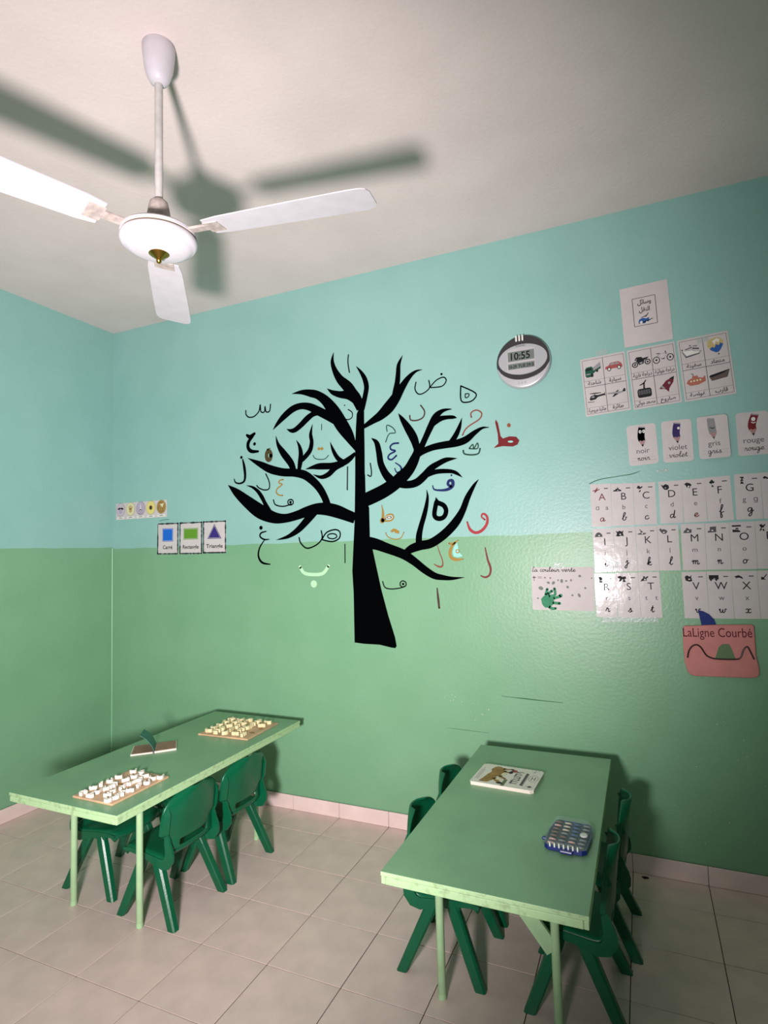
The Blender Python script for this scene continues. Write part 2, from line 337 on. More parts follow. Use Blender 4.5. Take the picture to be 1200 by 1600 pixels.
TREE_TRUNK = [(1946,2308),(1920,2257),(1913,2179),(1905,2062),(1901,1906),(1896,1770),(1896,1770),(1890,1634),(1880,1509),(1869,1365),(1874,1241),(1873,966),(1933,961),(2027,960),(2098,947),(2120,946),(2128,957),(2120,1003),(2083,1121),(2046,1260),(2014,1411),(1998,1487),(1984,1554),(1984,1716),(1964,1765),(1964,1910),(1962,1901),(1965,2056),(1966,2173),(1968,2301)]
TREE_BOUGHS = [[(1946,2284,51.5),(1922,2341,62.2),(1896,2379,62.6),(1864,2424,63.0),(1815,2476,47.8),(1782,2536,32.1),(1769,2589,21.5),(1780,2639,2.1)],[(1927,2321,41.4),(1901,2354,54.1),(1868,2375,54.5),(1818,2383,40.2),(1768,2402,26.7),(1732,2429,3.2)],[(1953,2278,35.0),(1968,2325,32.9),(1980,2368,30.8),(1986,2407,30.8),(1976,2452,28.8),(1953,2495,18.6),(1924,2533,2.1)],[(1911,2050,16.5),(1867,2135,64.6),(1819,2209,82.1),(1771,2290,76.7),(1721,2357,59.2),(1670,2398,48.9),(1624,2416,46.1),(1559,2432,27.8),(1489,2432,2.3)],[(1781,2244,63.7),(1725,2273,53.7),(1668,2305,52.1),(1611,2336,46.1),(1552,2349,40.0),(1492,2338,42.6),(1430,2301,39.7),(1380,2259,22.8),(1349,2227,2.3)],[(1737,2274,36.4),(1680,2292,30.3),(1633,2290,32.8),(1592,2268,38.5),(1549,2235,35.4),(1507,2210,31.2),(1477,2208,22.4),(1447,2221,2.3)],[(1906,2032,18.6),(1870,2004,33.2),(1825,1983,37.6),(1752,1972,38.1),(1673,1976,38.7),(1626,1974,23.8),(1574,1967,2.2)],[(1836,1980,31.3),(1792,2013,27.4),(1763,2061,21.2),(1744,2113,2.1)],[(1830,1977,27.1),(1774,1960,35.9),(1728,1924,31.9),(1677,1912,21.4),(1625,1932,2.2)],[(1894,1661,61.4),(1845,1680,66.1),(1779,1706,75.3),(1712,1723,74.2),(1644,1727,66.5),(1574,1714,60.9),(1515,1698,54.9),(1431,1683,53.5),(1346,1691,70.2),(1247,1733,89.9),(1158,1793,77.4),(1068,1862,50.1),(1005,1912,2.4)],[(1309,1727,45.6),(1283,1780,27.5),(1258,1824,27.7),(1230,1859,23.2),(1192,1886,15.2),(1147,1900,2.4)],[(1626,1711,53.8),(1567,1653,45.6),(1513,1608,37.3),(1453,1576,24.3),(1405,1563,13.4),(1362,1556,2.2)],[(1718,1731,52.9),(1705,1781,44.6),(1670,1843,47.2),(1624,1892,49.8),(1567,1933,52.5),(1496,1952,48.8),(1412,1962,49.6),(1326,1987,50.4),(1251,2024,37.1),(1159,2070,2.4)],[(1496,1952,33.3),(1473,2011,44.6),(1420,2078,42.9),(1384,2133,22.7),(1369,2187,2.3)],[(1526,1950,19.9),(1538,2010,33.1),(1544,2061,30.9),(1535,2108,19.9),(1514,2146,2.2)],[(1539,2015,26.5),(1575,2043,30.7),(1608,2078,30.5),(1620,2125,26.2),(1614,2172,21.8),(1628,2231,2.2)],[(1961,2176,22.5),(2021,2206,38.5),(2069,2230,54.3),(2117,2267,67.8),(2159,2313,61.4),(2202,2371,44.3),(2244,2420,29.3),(2285,2448,14.6),(2325,2452,1.9)],[(2149,2306,29.8),(2164,2357,33.7),(2176,2404,31.7),(2182,2451,27.7),(2188,2503,21.8),(2212,2550,2.0)],[(1944,1755,77.2),(2008,1777,78.3),(2072,1802,77.4),(2135,1835,74.6),(2187,1874,72.0),(2228,1910,63.8),(2259,1957,57.7),(2281,2007,44.1),(2274,2045,42.3),(2259,2089,48.3),(2230,2142,42.8),(2197,2195,24.5),(2177,2228,2.0)],[(2285,1988,38.3),(2312,2041,34.3),(2338,2090,34.2),(2364,2138,37.9),(2394,2186,37.7),(2434,2212,20.6),(2483,2215,3.7)],[(2343,2113,15.2),(2373,2142,24.6),(2413,2168,30.0),(2451,2173,22.4),(2489,2170,18.5),(2509,2164,2.8)],[(2275,1979,28.8),(2310,2002,34.3),(2369,2020,35.8),(2437,2027,39.1),(2503,2030,38.6),(2554,2043,38.2),(2601,2074,27.0),(2643,2095,13.4),(2679,2094,2.7)],[(2455,2018,27.8),(2495,2064,29.5),(2520,2110,22.0),(2537,2161,1.8)],[(2155,1834,48.9),(2117,1865,49.3),(2085,1906,43.7),(2062,1960,38.0),(2054,2019,36.1),(2040,2078,28.2),(2009,2107,3.0)],[(2166,1847,58.6),(2215,1830,42.5),(2270,1837,44.0),(2316,1869,43.6),(2356,1907,37.7),(2395,1928,31.8),(2443,1946,26.0),(2503,1949,1.8)],[(2286,1853,28.6),(2335,1875,28.4),(2384,1887,26.2),(2432,1887,24.1),(2474,1881,20.2),(2501,1868,16.5),(2528,1846,1.8)],[(1970,1520,71.8),(2021,1511,63.0),(2087,1487,55.8),(2144,1467,53.6),(2193,1446,51.5),(2248,1409,44.7),(2302,1367,41.1),(2355,1335,36.1),(2401,1325,28.3),(2454,1320,17.7),(2520,1325,1.5)],[(2189,1455,31.2),(2230,1480,44.9),(2283,1496,49.1),(2338,1505,48.6),(2393,1534,48.1),(2444,1573,47.7),(2488,1619,45.8),(2524,1675,35.3),(2552,1739,30.8),(2588,1798,17.5),(2615,1830,1.5)],[(2275,1494,36.9),(2276,1546,35.4),(2290,1601,29.2),(2308,1653,27.6),(2323,1704,23.0),(2332,1756,13.8),(2328,1794,2.3)]]
LETTERS = [
    ('thin black letter sin at the far end of the arched bough','black',[[(1333,2387,8.1),(1326,2347,8.1),(1300,2345,8.1),(1292,2381,8.1),(1288,2347,8.1),(1262,2350,8.2),(1257,2396,8.2),(1247,2355,8.2),(1211,2327,8.2),(1172,2326,8.3),(1150,2345,8.3),(1148,2372,8.3)]],[],[]),
    ('thick black letter jim with a dot inside','black',[[(1154,2215,16.6),(1177,2202,26.0),(1211,2218,18.8)],[(1200,2205,16.5),(1166,2171,23.7),(1163,2134,23.6),(1188,2110,23.5),(1237,2105,14.0)]],[(1211,2154,10.6)],[]),
    ('black letter zay with a long tail','black',[[(1120,2065,9.5),(1131,2019,19.0),(1137,1965,17.7),(1129,1928,14.2),(1095,1916,10.7),(1063,1925,9.6),(1053,1946,7.2)]],[(1110,2079,9.5)],[]),
    ('thin black letter lam below the bough tip','black',[[(1292,1961,8.1),(1316,1909,8.0),(1314,1869,8.0),(1280,1863,8.1),(1242,1877,8.1),(1224,1894,8.1)]],[],[]),
    ('thin ochre letter ayn','ochre',[[(1417,1917,7.9),(1393,1914,7.9),(1386,1898,7.9),(1410,1888,7.9),(1373,1865,7.9),(1367,1841,7.9),(1385,1825,7.9),(1412,1821,7.9)]],[],[]),
    ('olive letter shaped like a thick ring','olive',[[(1331,2070,25.2),(1329,2058,25.2),(1325,2049,25.2),(1318,2045,25.3),(1311,2045,25.3),(1304,2051,25.3),(1300,2061,25.3),(1299,2073,25.4),(1300,2085,25.4),(1305,2094,25.3),(1312,2099,25.3),(1319,2098,25.3),(1325,2092,25.3),(1330,2082,25.2),(1331,2070,25.2)],[(1305,2109,11.5),(1326,2116,4.6)]],[],[]),
    ('thin letter under two ochre dots','teal',[[(1628,2045,5.4),(1639,2027,5.4),(1668,2017,5.4),(1708,2017,5.3),(1731,2036,5.3)]],[],[('ochre',[(1658,2081),(1667,2091),(1678,2082),(1689,2090),(1700,2077),(1688,2067),(1678,2076),(1668,2069)])]),
    ('small black letter dhal','black',[[(1866,2289,6.3),(1891,2269,6.2),(1890,2241,6.2),(1868,2230,6.3),(1848,2234,6.3)]],[(1844,2316,4.2)],[]),
    ('thin black stroke above the crown','black',[[(1876,2608,7.4),(1872,2563,7.4),(1880,2504,7.3)]],[],[]),
    ('short thin stroke inside the crown','black',[[(1690,2224,4.3),(1688,2189,4.3)]],[],[]),
    ('tall thin stroke beside the trunk','black',[[(1854,1958,7.3),(1849,1826,7.3)]],[],[]),
    ('thin black letter lam at the trunk','black',[[(1998,1966,7.1),(2004,1917,7.1),(1999,1892,7.1),(1980,1901,7.1)]],[],[]),
    ('open teal shape like a paw letter','teal',[[(2106,2136,6.0),(2105,2170,6.0),(2139,2154,5.9),(2156,2123,5.9),(2118,2120,6.0),(2096,2077,6.0)]],[],[]),
    ('navy letter ayn','navy',[[(2172,2063,9.8),(2142,2063,9.9),(2123,2049,9.9),(2128,2031,9.9),(2153,2021,9.8),(2117,2005,9.9),(2108,1985,9.9),(2129,1975,9.9),(2158,1995,9.8)]],[],[]),
    ('navy letter dal','navy',[[(2151,1955,5.9),(2180,1933,8.8),(2184,1907,13.6),(2157,1902,7.8),(2146,1925,5.9)]],[],[]),
    ('thin brown letter dal','brown',[[(2309,2257,7.7),(2330,2222,7.6),(2321,2190,7.7),(2286,2177,7.7),(2249,2183,7.8),(2244,2208,7.8)]],[],[]),
    ('thin black letter dad with a dot','black',[[(2286,2388,6.8),(2279,2351,6.8),(2296,2322,6.8),(2326,2321,6.7),(2363,2346,6.7),(2360,2387,6.7)],[(2363,2346,6.7),(2401,2381,6.6),(2443,2393,6.6),(2458,2372,6.6),(2433,2345,6.6),(2371,2346,6.7)]],[(2433,2411,6.6)],[]),
    ('black drop-shaped letter ha','black',[[(2537,2332,7.4),(2536,2254,7.3),(2571,2240,7.3),(2605,2251,7.2),(2615,2283,7.2),(2537,2332,7.4)],[(2560,2286,5.5),(2560,2266,5.5),(2576,2269,5.5),(2579,2284,5.5),(2560,2286,5.5)]],[],[]),
    ('brown letter like a question mark','redbrown',[[(2588,2158,7.3),(2587,2181,7.3),(2615,2193,7.2),(2643,2174,7.2),(2631,2144,7.2),(2575,2114,7.3),(2551,2094,7.3),(2537,2069,7.3)]],[],[]),
    ('dark green letter ta','darkgreen',[[(2538,1987,8.2),(2544,1969,8.2),(2583,1960,8.1),(2618,1964,8.1),(2628,1989,8.1)],[(2571,1996,6.3),(2590,2015,6.3),(2595,1993,6.3),(2615,2020,6.3),(2615,1991,6.3),(2571,1994,6.3)]],[],[]),
    ('large dark red letter za with a dot','crimson',[],[],[('crimson',[(2716,2131),(2726,2111),(2737,2043),(2748,2029),(2782,2037),(2816,2031),(2831,2011),(2821,1991),(2797,1983),(2745,1990),(2699,1985),(2724,2005),(2723,2054),(2712,2117)]),('aqua',[(2800,2008),(2799,2006),(2795,2004),(2790,2004),(2783,2004),(2778,2006),(2774,2008),(2773,2010),(2774,2013),(2778,2014),(2784,2014),(2790,2014),(2795,2012),(2799,2010)]),('rust',[(2791,2093),(2790,2088),(2787,2085),(2783,2083),(2779,2084),(2775,2086),(2773,2090),(2772,2095),(2773,2099),(2776,2103),(2780,2104),(2784,2104),(2788,2101),(2790,2097)])]),
    ('thick black letter ha between the lower boughs','black',[[(2380,1723,25.8),(2367,1657,25.8),(2389,1636,25.7),(2420,1644,25.5),(2433,1676,25.5),(2419,1706,25.6),(2380,1723,25.8)]],[],[('black',[(2369,1717),(2378,1752),(2396,1730),(2407,1714)])]),
    ('navy letter fa','navy',[[(2363,1814,6.1),(2371,1793,9.1),(2410,1786,12.1),(2448,1789,16.5),(2473,1806,19.4),(2473,1832,17.9),(2454,1833,15.0),(2448,1815,15.0),(2464,1803,14.9)]],[(2469,1862,5.2)],[]),
    ('ochre letter za with a white eye','ochre',[[(2062,1726,4.0),(2068,1684,12.9),(2065,1640,19.3)],[(2062,1638,8.8),(2112,1638,8.8),(2130,1654,8.7),(2122,1672,8.8),(2093,1669,8.8),(2079,1645,8.8)]],[(2062,1640,14.5)],[('white',[(2125,1655),(2122,1651),(2117,1647),(2109,1646),(2100,1646),(2092,1649),(2087,1653),(2085,1657),(2087,1662),(2092,1665),(2101,1667),(2109,1667),(2117,1664),(2123,1660)]),('black',[(2121,1656),(2120,1652),(2115,1650),(2108,1649),(2101,1649),(2094,1651),(2090,1654),(2088,1657),(2090,1660),(2094,1663),(2101,1664),(2109,1664),(2115,1662),(2120,1659)]),('white',[(2115,1656),(2114,1654),(2111,1653),(2107,1653),(2102,1653),(2098,1654),(2096,1655),(2095,1657),(2096,1658),(2099,1660),(2103,1660),(2107,1660),(2111,1659),(2114,1658)])]),
    ('ochre letter ta with two diamonds','ochre',[[(2081,1572,5.6),(2096,1548,5.6),(2137,1535,5.5),(2171,1542,5.5),(2189,1571,5.5)]],[],[('ochre',[(2108,1580),(2128,1594),(2142,1591),(2163,1578),(2161,1564),(2139,1569),(2131,1579),(2121,1572)])]),
    ('red letter waw beside the lower bough','red',[[(2639,1619,8.6),(2623,1634,8.6),(2626,1648,10.1),(2640,1647,11.5),(2652,1629,12.9),(2648,1597,14.3),(2623,1566,15.8),(2589,1554,14.5),(2559,1572,14.6),(2545,1612,7.3)]],[],[]),
    ('ochre letter jim with a pale inside','ochre',[[(2442,1504,7.4),(2461,1500,13.3),(2493,1518,4.4)],[(2476,1506,8.9),(2450,1471,14.8),(2449,1434,16.3),(2477,1417,16.2),(2516,1420,5.8)]],[],[('aqua',[(2487,1506),(2468,1485),(2461,1456),(2466,1434),(2488,1429),(2515,1435),(2498,1455)]),('ochre',[(2499,1461),(2498,1456),(2495,1452),(2490,1450),(2485,1450),(2481,1452),(2478,1456),(2477,1461),(2478,1466),(2481,1470),(2486,1472),(2491,1472),(2495,1470),(2498,1466)]),('aqua',[(2494,1461),(2493,1458),(2492,1456),(2489,1455),(2486,1455),(2484,1456),(2483,1458),(2482,1461),(2483,1464),(2484,1466),(2487,1467),(2490,1467),(2492,1466),(2494,1464)])]),
    ('thin dark letter lam with a red foot','redbrown',[[(2375,1502,3.0),(2390,1454,5.3),(2404,1413,6.0),(2401,1384,9.0),(2380,1383,9.0),(2356,1396,3.8)]],[],[]),
    ('dark red letter lam at the outer end','maroon',[[(2635,1475,5.7),(2646,1413,10.0),(2659,1370,11.3),(2652,1337,9.9),(2630,1325,10.0),(2607,1333,5.7)]],[],[]),
    ('short dark brown stroke below the boughs','brown',[[(2369,1269,6.0),(2373,1217,12.0),(2377,1166,10.4)]],[],[]),
    ('black letter beside the trunk foot like a snail','black',[[(2055,1305,6.4),(2068,1273,6.4),(2105,1264,6.3),(2155,1269,6.3),(2189,1280,6.2)],[(2194,1291,6.2),(2192,1284,6.2),(2186,1279,6.2),(2179,1275,6.2),(2171,1275,6.2),(2164,1279,6.2),(2159,1284,6.3),(2158,1291,6.3),(2160,1299,6.3),(2165,1304,6.2),(2172,1308,6.2),(2180,1307,6.2),(2187,1304,6.2),(2192,1299,6.2),(2194,1291,6.2)]],[(2176,1291,7.0)],[]),
    ('thin black stroke left of the trunk','black',[[(1826,1517,6.2),(1824,1412,6.2)]],[],[]),
    ('large black letter sad','black',[[(1522,1564,8.7),(1533,1531,8.7),(1575,1500,8.6),(1639,1518,8.5),(1677,1554,8.5),(1673,1599,8.5)],[(1677,1549,8.5),(1709,1588,8.5),(1766,1602,8.4),(1796,1585,8.3),(1789,1551,8.3),(1744,1534,8.4),(1680,1546,8.5)],[(1775,1564,7.3),(1772,1558,7.3),(1763,1553,7.3),(1751,1550,7.3),(1738,1551,7.3),(1725,1554,7.4),(1717,1559,7.4),(1714,1566,7.4),(1717,1572,7.4),(1726,1577,7.4),(1738,1579,7.4),(1752,1579,7.3),(1764,1576,7.3),(1772,1570,7.3),(1775,1564,7.3)]],[],[]),
    ('black letter ghayn with a dot','black',[[(1289,1610,6.8),(1251,1601,10.3),(1244,1579,10.3),(1275,1561,10.3),(1309,1561,5.7)],[(1275,1557,6.9),(1239,1511,10.3),(1230,1460,12.6),(1257,1421,13.7),(1314,1410,6.8)]],[(1251,1633,12.6)],[]),
    ('pale mint letter ba with a dot below','mint',[[(1526,1391,20.6),(1555,1355,20.5),(1624,1346,20.3),(1681,1354,20.0),(1716,1394,19.9)]],[(1617,1292,21.3)],[]),
    ('small black letter fa like a snail','black',[[(1345,1798,7.9),(1359,1768,7.9),(1414,1755,7.8),(1471,1765,7.8)],[(1486,1776,7.7),(1484,1769,7.7),(1478,1764,7.8),(1470,1761,7.8),(1462,1761,7.8),(1454,1765,7.8),(1449,1771,7.8),(1447,1778,7.8),(1449,1785,7.8),(1455,1791,7.8),(1462,1793,7.8),(1471,1793,7.8),(1479,1789,7.8),(1484,1783,7.7),(1486,1776,7.7)]],[(1466,1777,8.9)],[]),
]
CARDS = {'senses': (0.2668,1.793,0.4654,0.1154,0.0019),'square': (0.5059,1.5907,0.1816,0.2075,-0.016),'rectangle': (0.7006,1.5885,0.1879,0.2078,-0.0123),'triangle': (0.8937,1.5885,0.1839,0.2058,-0.0118),'title': (3.44,2.5476,0.2072,0.2866,0.0333),'t1': (3.2473,2.2395,0.2024,0.2849,0.0519),'t2': (3.4592,2.2486,0.2043,0.2871,0.057),'t3': (3.6723,2.2596,0.2045,0.289,0.0628),'noir': (3.3946,1.9339,0.1253,0.1898,0.0302),'violet': (3.5396,1.9361,0.1237,0.1923,0.0104),'gris': (3.6825,1.9387,0.1219,0.1918,0.0238),'rouge': (3.8341,1.9398,0.1223,0.1903,0.0055),'A': (3.2013,1.662,0.0927,0.2047,-0.0111),'B': (3.296,1.6602,0.0967,0.1991,-0.0155),'C': (3.3916,1.6596,0.0944,0.1948,-0.0057),'D': (3.4982,1.6604,0.0949,0.1932,-0.0044),'E': (3.5923,1.6611,0.0933,0.1942,0.0109),'F': (3.6892,1.6644,0.1007,0.1966,0.0257),'G': (3.8005,1.667,0.1003,0.1993,-0.009),'H': (3.8932,1.6673,0.0851,0.2008,0.004),'I': (3.2043,1.4488,0.0919,0.2055,0.0118),'J': (3.2977,1.4511,0.0948,0.2068,0.0068),'K': (3.3905,1.4528,0.0908,0.2069,0.0017),'L': (3.4794,1.4538,0.0871,0.207,-0.0018),'M': (3.5787,1.4548,0.0955,0.2074,-0.0046),'N': (3.6736,1.455,0.0942,0.2064,-0.0068),'O': (3.7686,1.4557,0.0959,0.2058,-0.0014),'P': (3.8619,1.4569,0.0908,0.2061,-0.0023),'R': (3.2025,1.2372,0.0933,0.2035,0.0012),'S': (3.2979,1.2388,0.0976,0.2076,0.013),'T': (3.3915,1.2407,0.0895,0.2087,0.0162),'V': (3.5738,1.2414,0.0979,0.2068,0.0141),'W': (3.6703,1.2427,0.0951,0.2071,0.0029),'X': (3.7659,1.2437,0.0962,0.2067,0.0099),'Y': (3.8599,1.245,0.0918,0.2063,0.0117),'hand': (3.0064,1.2676,0.2911,0.2093,-0.0101),'pouch': (3.6618,1.0033,0.2737,0.2216,0.0522),'clock': (2.8704,2.4038)}

# ------------------------------------------------------------------ the room
RX, RY, RH = 4.8, -3.7, 3.07
def structure(mb, name, m, **k):
    o = mb.build(name, m, **k); o['kind'] = 'structure'; return o
structure(MB().box(-.12, RX+.12, 0, .12, -.1, RH), 'wall_back', 'wall_back')
wall_back = bpy.data.objects['wall_back']
structure(MB().box(-.12, 0, RY, 0, -.1, RH), 'wall_left', 'wall_left')
structure(MB().box(RX, RX+.12, RY, 0, -.1, RH), 'wall_right', 'wall_left')
structure(MB().box(-.12, RX+.12, RY, .12, RH, RH+.12), 'ceiling', 'ceiling')
floor = structure(MB().box(-.12, RX+.12, RY, .12, -.1, -.0025), 'floor', 'grout')
X0, T, Y1 = 0.2572, 0.3, -0.2138
xs = [0.0]+[X0+T*k for k in range(0, 16)]; ys = [0.0]+[Y1-T*k for k in range(0, 12)]
tile_mesh = {}
g = .0015
for i in range(len(xs)-1):
    for j in range(len(ys)-1):
        a, b, c, d = xs[i]+g, min(xs[i+1], RX)-g, ys[j+1]+g, ys[j]-g
        key = (round(b-a, 4), round(d-c, 4))
        if key not in tile_mesh:
            mb = MB().box(-key[0]/2, key[0]/2, -key[1]/2, key[1]/2, -.008, 0, .0008)
            o = mb.build('tile', 'tile', floor); tile_mesh[key] = o
        else:
            o = tile_mesh[key].copy(); COL.objects.link(o)
        o.location = ((a+b)/2, (c+d)/2, random.uniform(-.0004, .0002))
# skirting of cut tiles, in line with the floor joints
def skirting(name, edges, along):
    bk = structure(MB().box(*((edges[0], edges[-1], -.006, 0) if along == 'x' else (0, .006, edges[-1], edges[0])), 0, .079), name, 'grout')
    for a, b in zip(edges, edges[1:]):
        if along == 'x': o = MB().box(a+.001, b-.001, -.011, -.004, .001, .080, .0015).build('tile', 'skirting', bk)
        else: o = MB().box(.004, .011, b+.001, a-.001, .001, .080, .0015).build('tile', 'skirting', bk)
skirting('baseboard_back', [0.012]+xs[1:-1]+[RX-.001], 'x')
skirting('baseboard_left', [-0.001]+ys[1:], 'y')
# marks on the back wall
mb = MB()
for pts in ([(2.69, .734, .002), (2.76, .731, .003), (2.80, .730, .005), (2.87, .727, .004), (2.985, .7246, .002)],
            [(3.155, 1.768, .004), (3.2, 1.785, .004), (3.29, 1.795, .003), (3.34, 1.800, .004), (3.38, 1.812, .002)],
            [(2.40, .55, .001), (2.5, .548, .002), (2.62, .546, .001)], [(.43, 1.71, .002), (.47, 1.717, .004), (.52, 1.718, .003)]):
    ribbon(mb, pts, -.0008)
tag(mb.build('scratch', 'scuff', wall_back), 'dark scratches in the wall paint')
mb = MB(); rs = random.Random(3)
for cx, cz, n, sp in ((3.95, .45, 22, .16), (3.62, .6, 6, .1), (3.55, .2, 10, .12), (3.5, 1.12, 8, .05), (2.55, .66, 7, .03), (2.43, .68, 5, .02)):
    for _ in range(n): oval(mb, cx+rs.gauss(0, sp), max(.12, cz+rs.gauss(0, sp)), rs.uniform(.0008, .0022), rs.uniform(.001, .003), -.0008, 7)
tag(mb.build('paint_specks', 'speck', wall_back), kind='stuff')
tag(MB().tube([(.003, -.003, .09), (.003, -.003, .6), (.004, -.004, 1.0), (.005, -.005, 1.54)], .006, 6).build('corner_bead', mat('dado_bead', (128, 190, 146), .45), wall_back, True), 'raised paint bead down the corner')

# ------------------------------------------------------------------ tables and chairs
def make_table(W_, L_):
    t = empty('table')
    TT = .55                                         # length along y, width along x
    mb = MB().use('table_edge').box(-W_/2, W_/2, -L_/2, L_/2, TT-.0125, TT, .0015)
    mb.use('table_top')
    for f in mb.bm.faces:
        if f.normal.z > .9 or (f.calc_center_median().z > TT-.001 and f.calc_area() > .1): f.material_index = 1
    mb.build('tabletop', None, t)
    for sx in (-1, 1):
        x0, x1 = sorted((sx*(W_/2-.001), sx*(W_/2-.014)))
        MB().box(x0, x1, -L_/2+.002, L_/2-.002, TT-.035, TT-.0135, .002).build('edge_strip', 'table_edge', t)
        y0, y1 = sorted((sx*(L_/2-.001), sx*(L_/2-.014)))
        MB().box(-W_/2+.0145, W_/2-.0145, y0, y1, TT-.035, TT-.0135, .002).build('edge_strip', 'table_edge', t)
    return t
def legs(t, spots, braces):
    ox, oy = t.location.x, t.location.y
    for x, y in spots:
        lg = MB().lathe([(.0125, .004), (.0135, .006), (.0135, .524)], 16).build('leg', 'table_leg', t, True); lg.location = (x-ox, y-oy, 0)
        MB().lathe([(.0125, 0), (.0142, .002), (.0142, .014), (.0136, .018)], 16).build('foot_cap', 'table_leg', lg, True)
    for (xa, za, xb, zb, y) in braces:
        dx, dz = xb-xa, zb-za; n = math.hypot(dx, dz); nx, nz = -dz/n*.024, dx/n*.024
        MB().prism([(xa+nx-ox, za+nz), (xa-nx-ox, za-nz), (xb-nx-ox, zb-nz), (xb+nx-ox, zb+nz)], y-oy, y-oy+.012).build('brace', 'table_leg', t)
ta = make_table(.592, 1.226); ta.location = (1.298, -.750, 0)
legs(ta, [(1.07, -1.122), (1.456, -1.128), (1.466, -.372), (1.07, -.372)], [(1.30, .515, 1.45, .34, -.376)])
tag(ta, 'pale green table with two letter puzzle boards on it', 'table')
tb = make_table(.572, 1.156); tb.location = (2.913, -.771, 0)
legs(tb, [(2.691, -1.029), (3.061, -1.017), (3.061, -.262), (2.691, -.262)], [(2.827, .515, 3.054, .232, -1.024), (2.925, .515, 2.70, .25, -.262)])
tag(tb, 'pale green table with a picture book and a bead box on it', 'table')

# child's moulded chair, facing +x; origin under the middle of its footprint
SEAT = [(.150, .238), (.153, .255), (.142, .268), (.11, .273), (.06, .271), (0, .265), (-.05, .259), (-.078, .256), (-.096, .260), (-.107, .269), (-.113, .280)]
BACK = [(-.113, .280), (-.116, .290), (-.1175, .301), (-.119, .313), (-.121, .332), (-.122, .345), (-.1235, .360), (-.126, .385), (-.129, .410), (-.132, .436), (-.135, .460), (-.138, .480), (-.141, .496), (-.1435, .507), (-.145, .5125)]
VS = [-1, -.93, -.82, -.7, -.58, -.52, -.45, -.3, -.15, 0, .15, .3, .45, .52, .58, .7, .82, .93, 1]
def shell(prof, half, curl, name, parent, hole=None):
    bm = bmesh.new(); grid = []
    for i, (x, z) in enumerate(prof):
        s = i/(len(prof)-1); h = half(s, z); grid.append([bm.verts.new((x+curl(v, s, 'x'), v*h, z+curl(v, s, 'z'))) for v in VS])
    for i in range(len(prof)-1):
        for j in range(len(VS)-1):
            if hole and hole(i, j): continue
            bm.faces.new((grid[i][j], grid[i][j+1], grid[i+1][j+1], grid[i+1][j]))
    bmesh.ops.recalc_face_normals(bm, faces=bm.faces)
    me = bpy.data.meshes.new(name); bm.to_mesh(me); bm.free(); me.materials.append(MT['chair'])
    for p in me.polygons: p.use_smooth = True
    o = bpy.data.objects.new(name, me); COL.objects.link(o); o.parent = parent
    sm = o.modifiers.new('thick', 'SOLIDIFY'); sm.thickness = .009; sm.offset = 0
    sb = o.modifiers.new('smooth', 'SUBSURF'); sb.levels = sb.render_levels = 1
    return o
def make_chair():
    c = empty('chair')
    shell(SEAT, lambda s, z: .142-.010*s-(.02 if s < .05 else .006 if s < .12 else 0),
          lambda v, s, ax: (.006*abs(v)**6*(1-s)-.020*(abs(v) > .98)*min(1, 1.6-1.6*s)) if ax == 'z' else ((-.02*abs(v)**4 if s < .3 else 0)+.022*abs(v)**2.4*max(0, s-.55)/.45), 'seat', c)
    def bw(s, z):
        t = max(0, (z-.435)/.0795)
        base = .132 if z < .34 else .132+.030*min(1, (z-.34)/.018)
        return base*max(.09, 1-min(1, t)**2.1)**(1/2.1)
    curl = lambda v, s, ax: (.022+.014*min(1, s*3))*abs(v)**2.4 if ax == 'x' else 0
    shell(BACK, bw, curl, 'backrest', c, hole=lambda i, j: 1 <= i <= 2 and 4 <= j <= 13)
    for sy in (-1, 1):
        rings = []
        for k, z in enumerate((.343, .358, .40, .435, .462)):
            x = -.1225-.0135*(z-.35)/.10+.026+(.010 if k == 4 else 0); d = .006 if 0 < k < 4 else .001; y0 = sy*(.140 if k > 0 else .134); y1 = sy*(.166 if 0 < k < 3 else .150 if k == 0 else .161 if k == 3 else .146)
            rings.append([(x-.004, y0, z), (x+.012, y1, z), (x+.006-d*1.5, y1, z), (x-.010-d, y0, z)])
        MB().loft(rings).build('side_rib', 'chair', c)
        prof = [(x+(.022*max(0, (q/10-.55)/.45)), z-.004) for q, (x, z) in enumerate(SEAT)][2:]+[(x+.022+.014*min(1, q/14*3), z) for q, (x, z) in enumerate(BACK)][1:7]
        wd = [.012, .016, .020, .026, .034, .040, .044, .044, .042, .038, .034, .030, .026, .021, .016]
        lowr = []
        for q, (x, z) in enumerate(prof):
            x2, z2 = prof[min(q+1, len(prof)-1)]; x1, z1 = prof[max(q-1, 0)]; dx, dz = x2-x1, z2-z1; n = math.hypot(dx, dz)
            lowr.append((x+dz/n*-wd[q], z+dx/n*wd[q]))
        mb = MB(); ya, yb = sorted((sy*.130, sy*.1395))
        for q in range(len(prof)-1):
            mb.prism([prof[q], prof[q+1], lowr[q+1], lowr[q]], ya, yb)
        bmesh.ops.remove_doubles(mb.bm, verts=mb.bm.verts, dist=.0004)
        mb.build('side_skirt', 'chair', c)
        for sx in (1, -1):
            top = Vector((.036 if sx > 0 else -.020, sy*.114, .254)); bot = Vector((sx*.140, sy*.146, .0))
            rings = []
            for k in range(6):
                t = k/5; p = top.lerp(bot, t); a, b = .0235-.004*t, .017-.002*t
                if k == 0: a *= .85; b *= .85
                rings.append([(p.x+a*q[0], p.y+sy*b*q[1], p.z) for q in ((-1, -.75), (-.8, -1), (.8, -1), (1, -.75), (1, .6), (.7, 1), (-.7, 1), (-1, .6))])
            MB().loft(rings).build('leg', 'chair', c)
        MB().box(-.058, .072, sy*.114-.015, sy*.114+.015, .226, .262, .007).build('leg_socket', 'chair', c)
    return c
proto = make_chair(); first = True
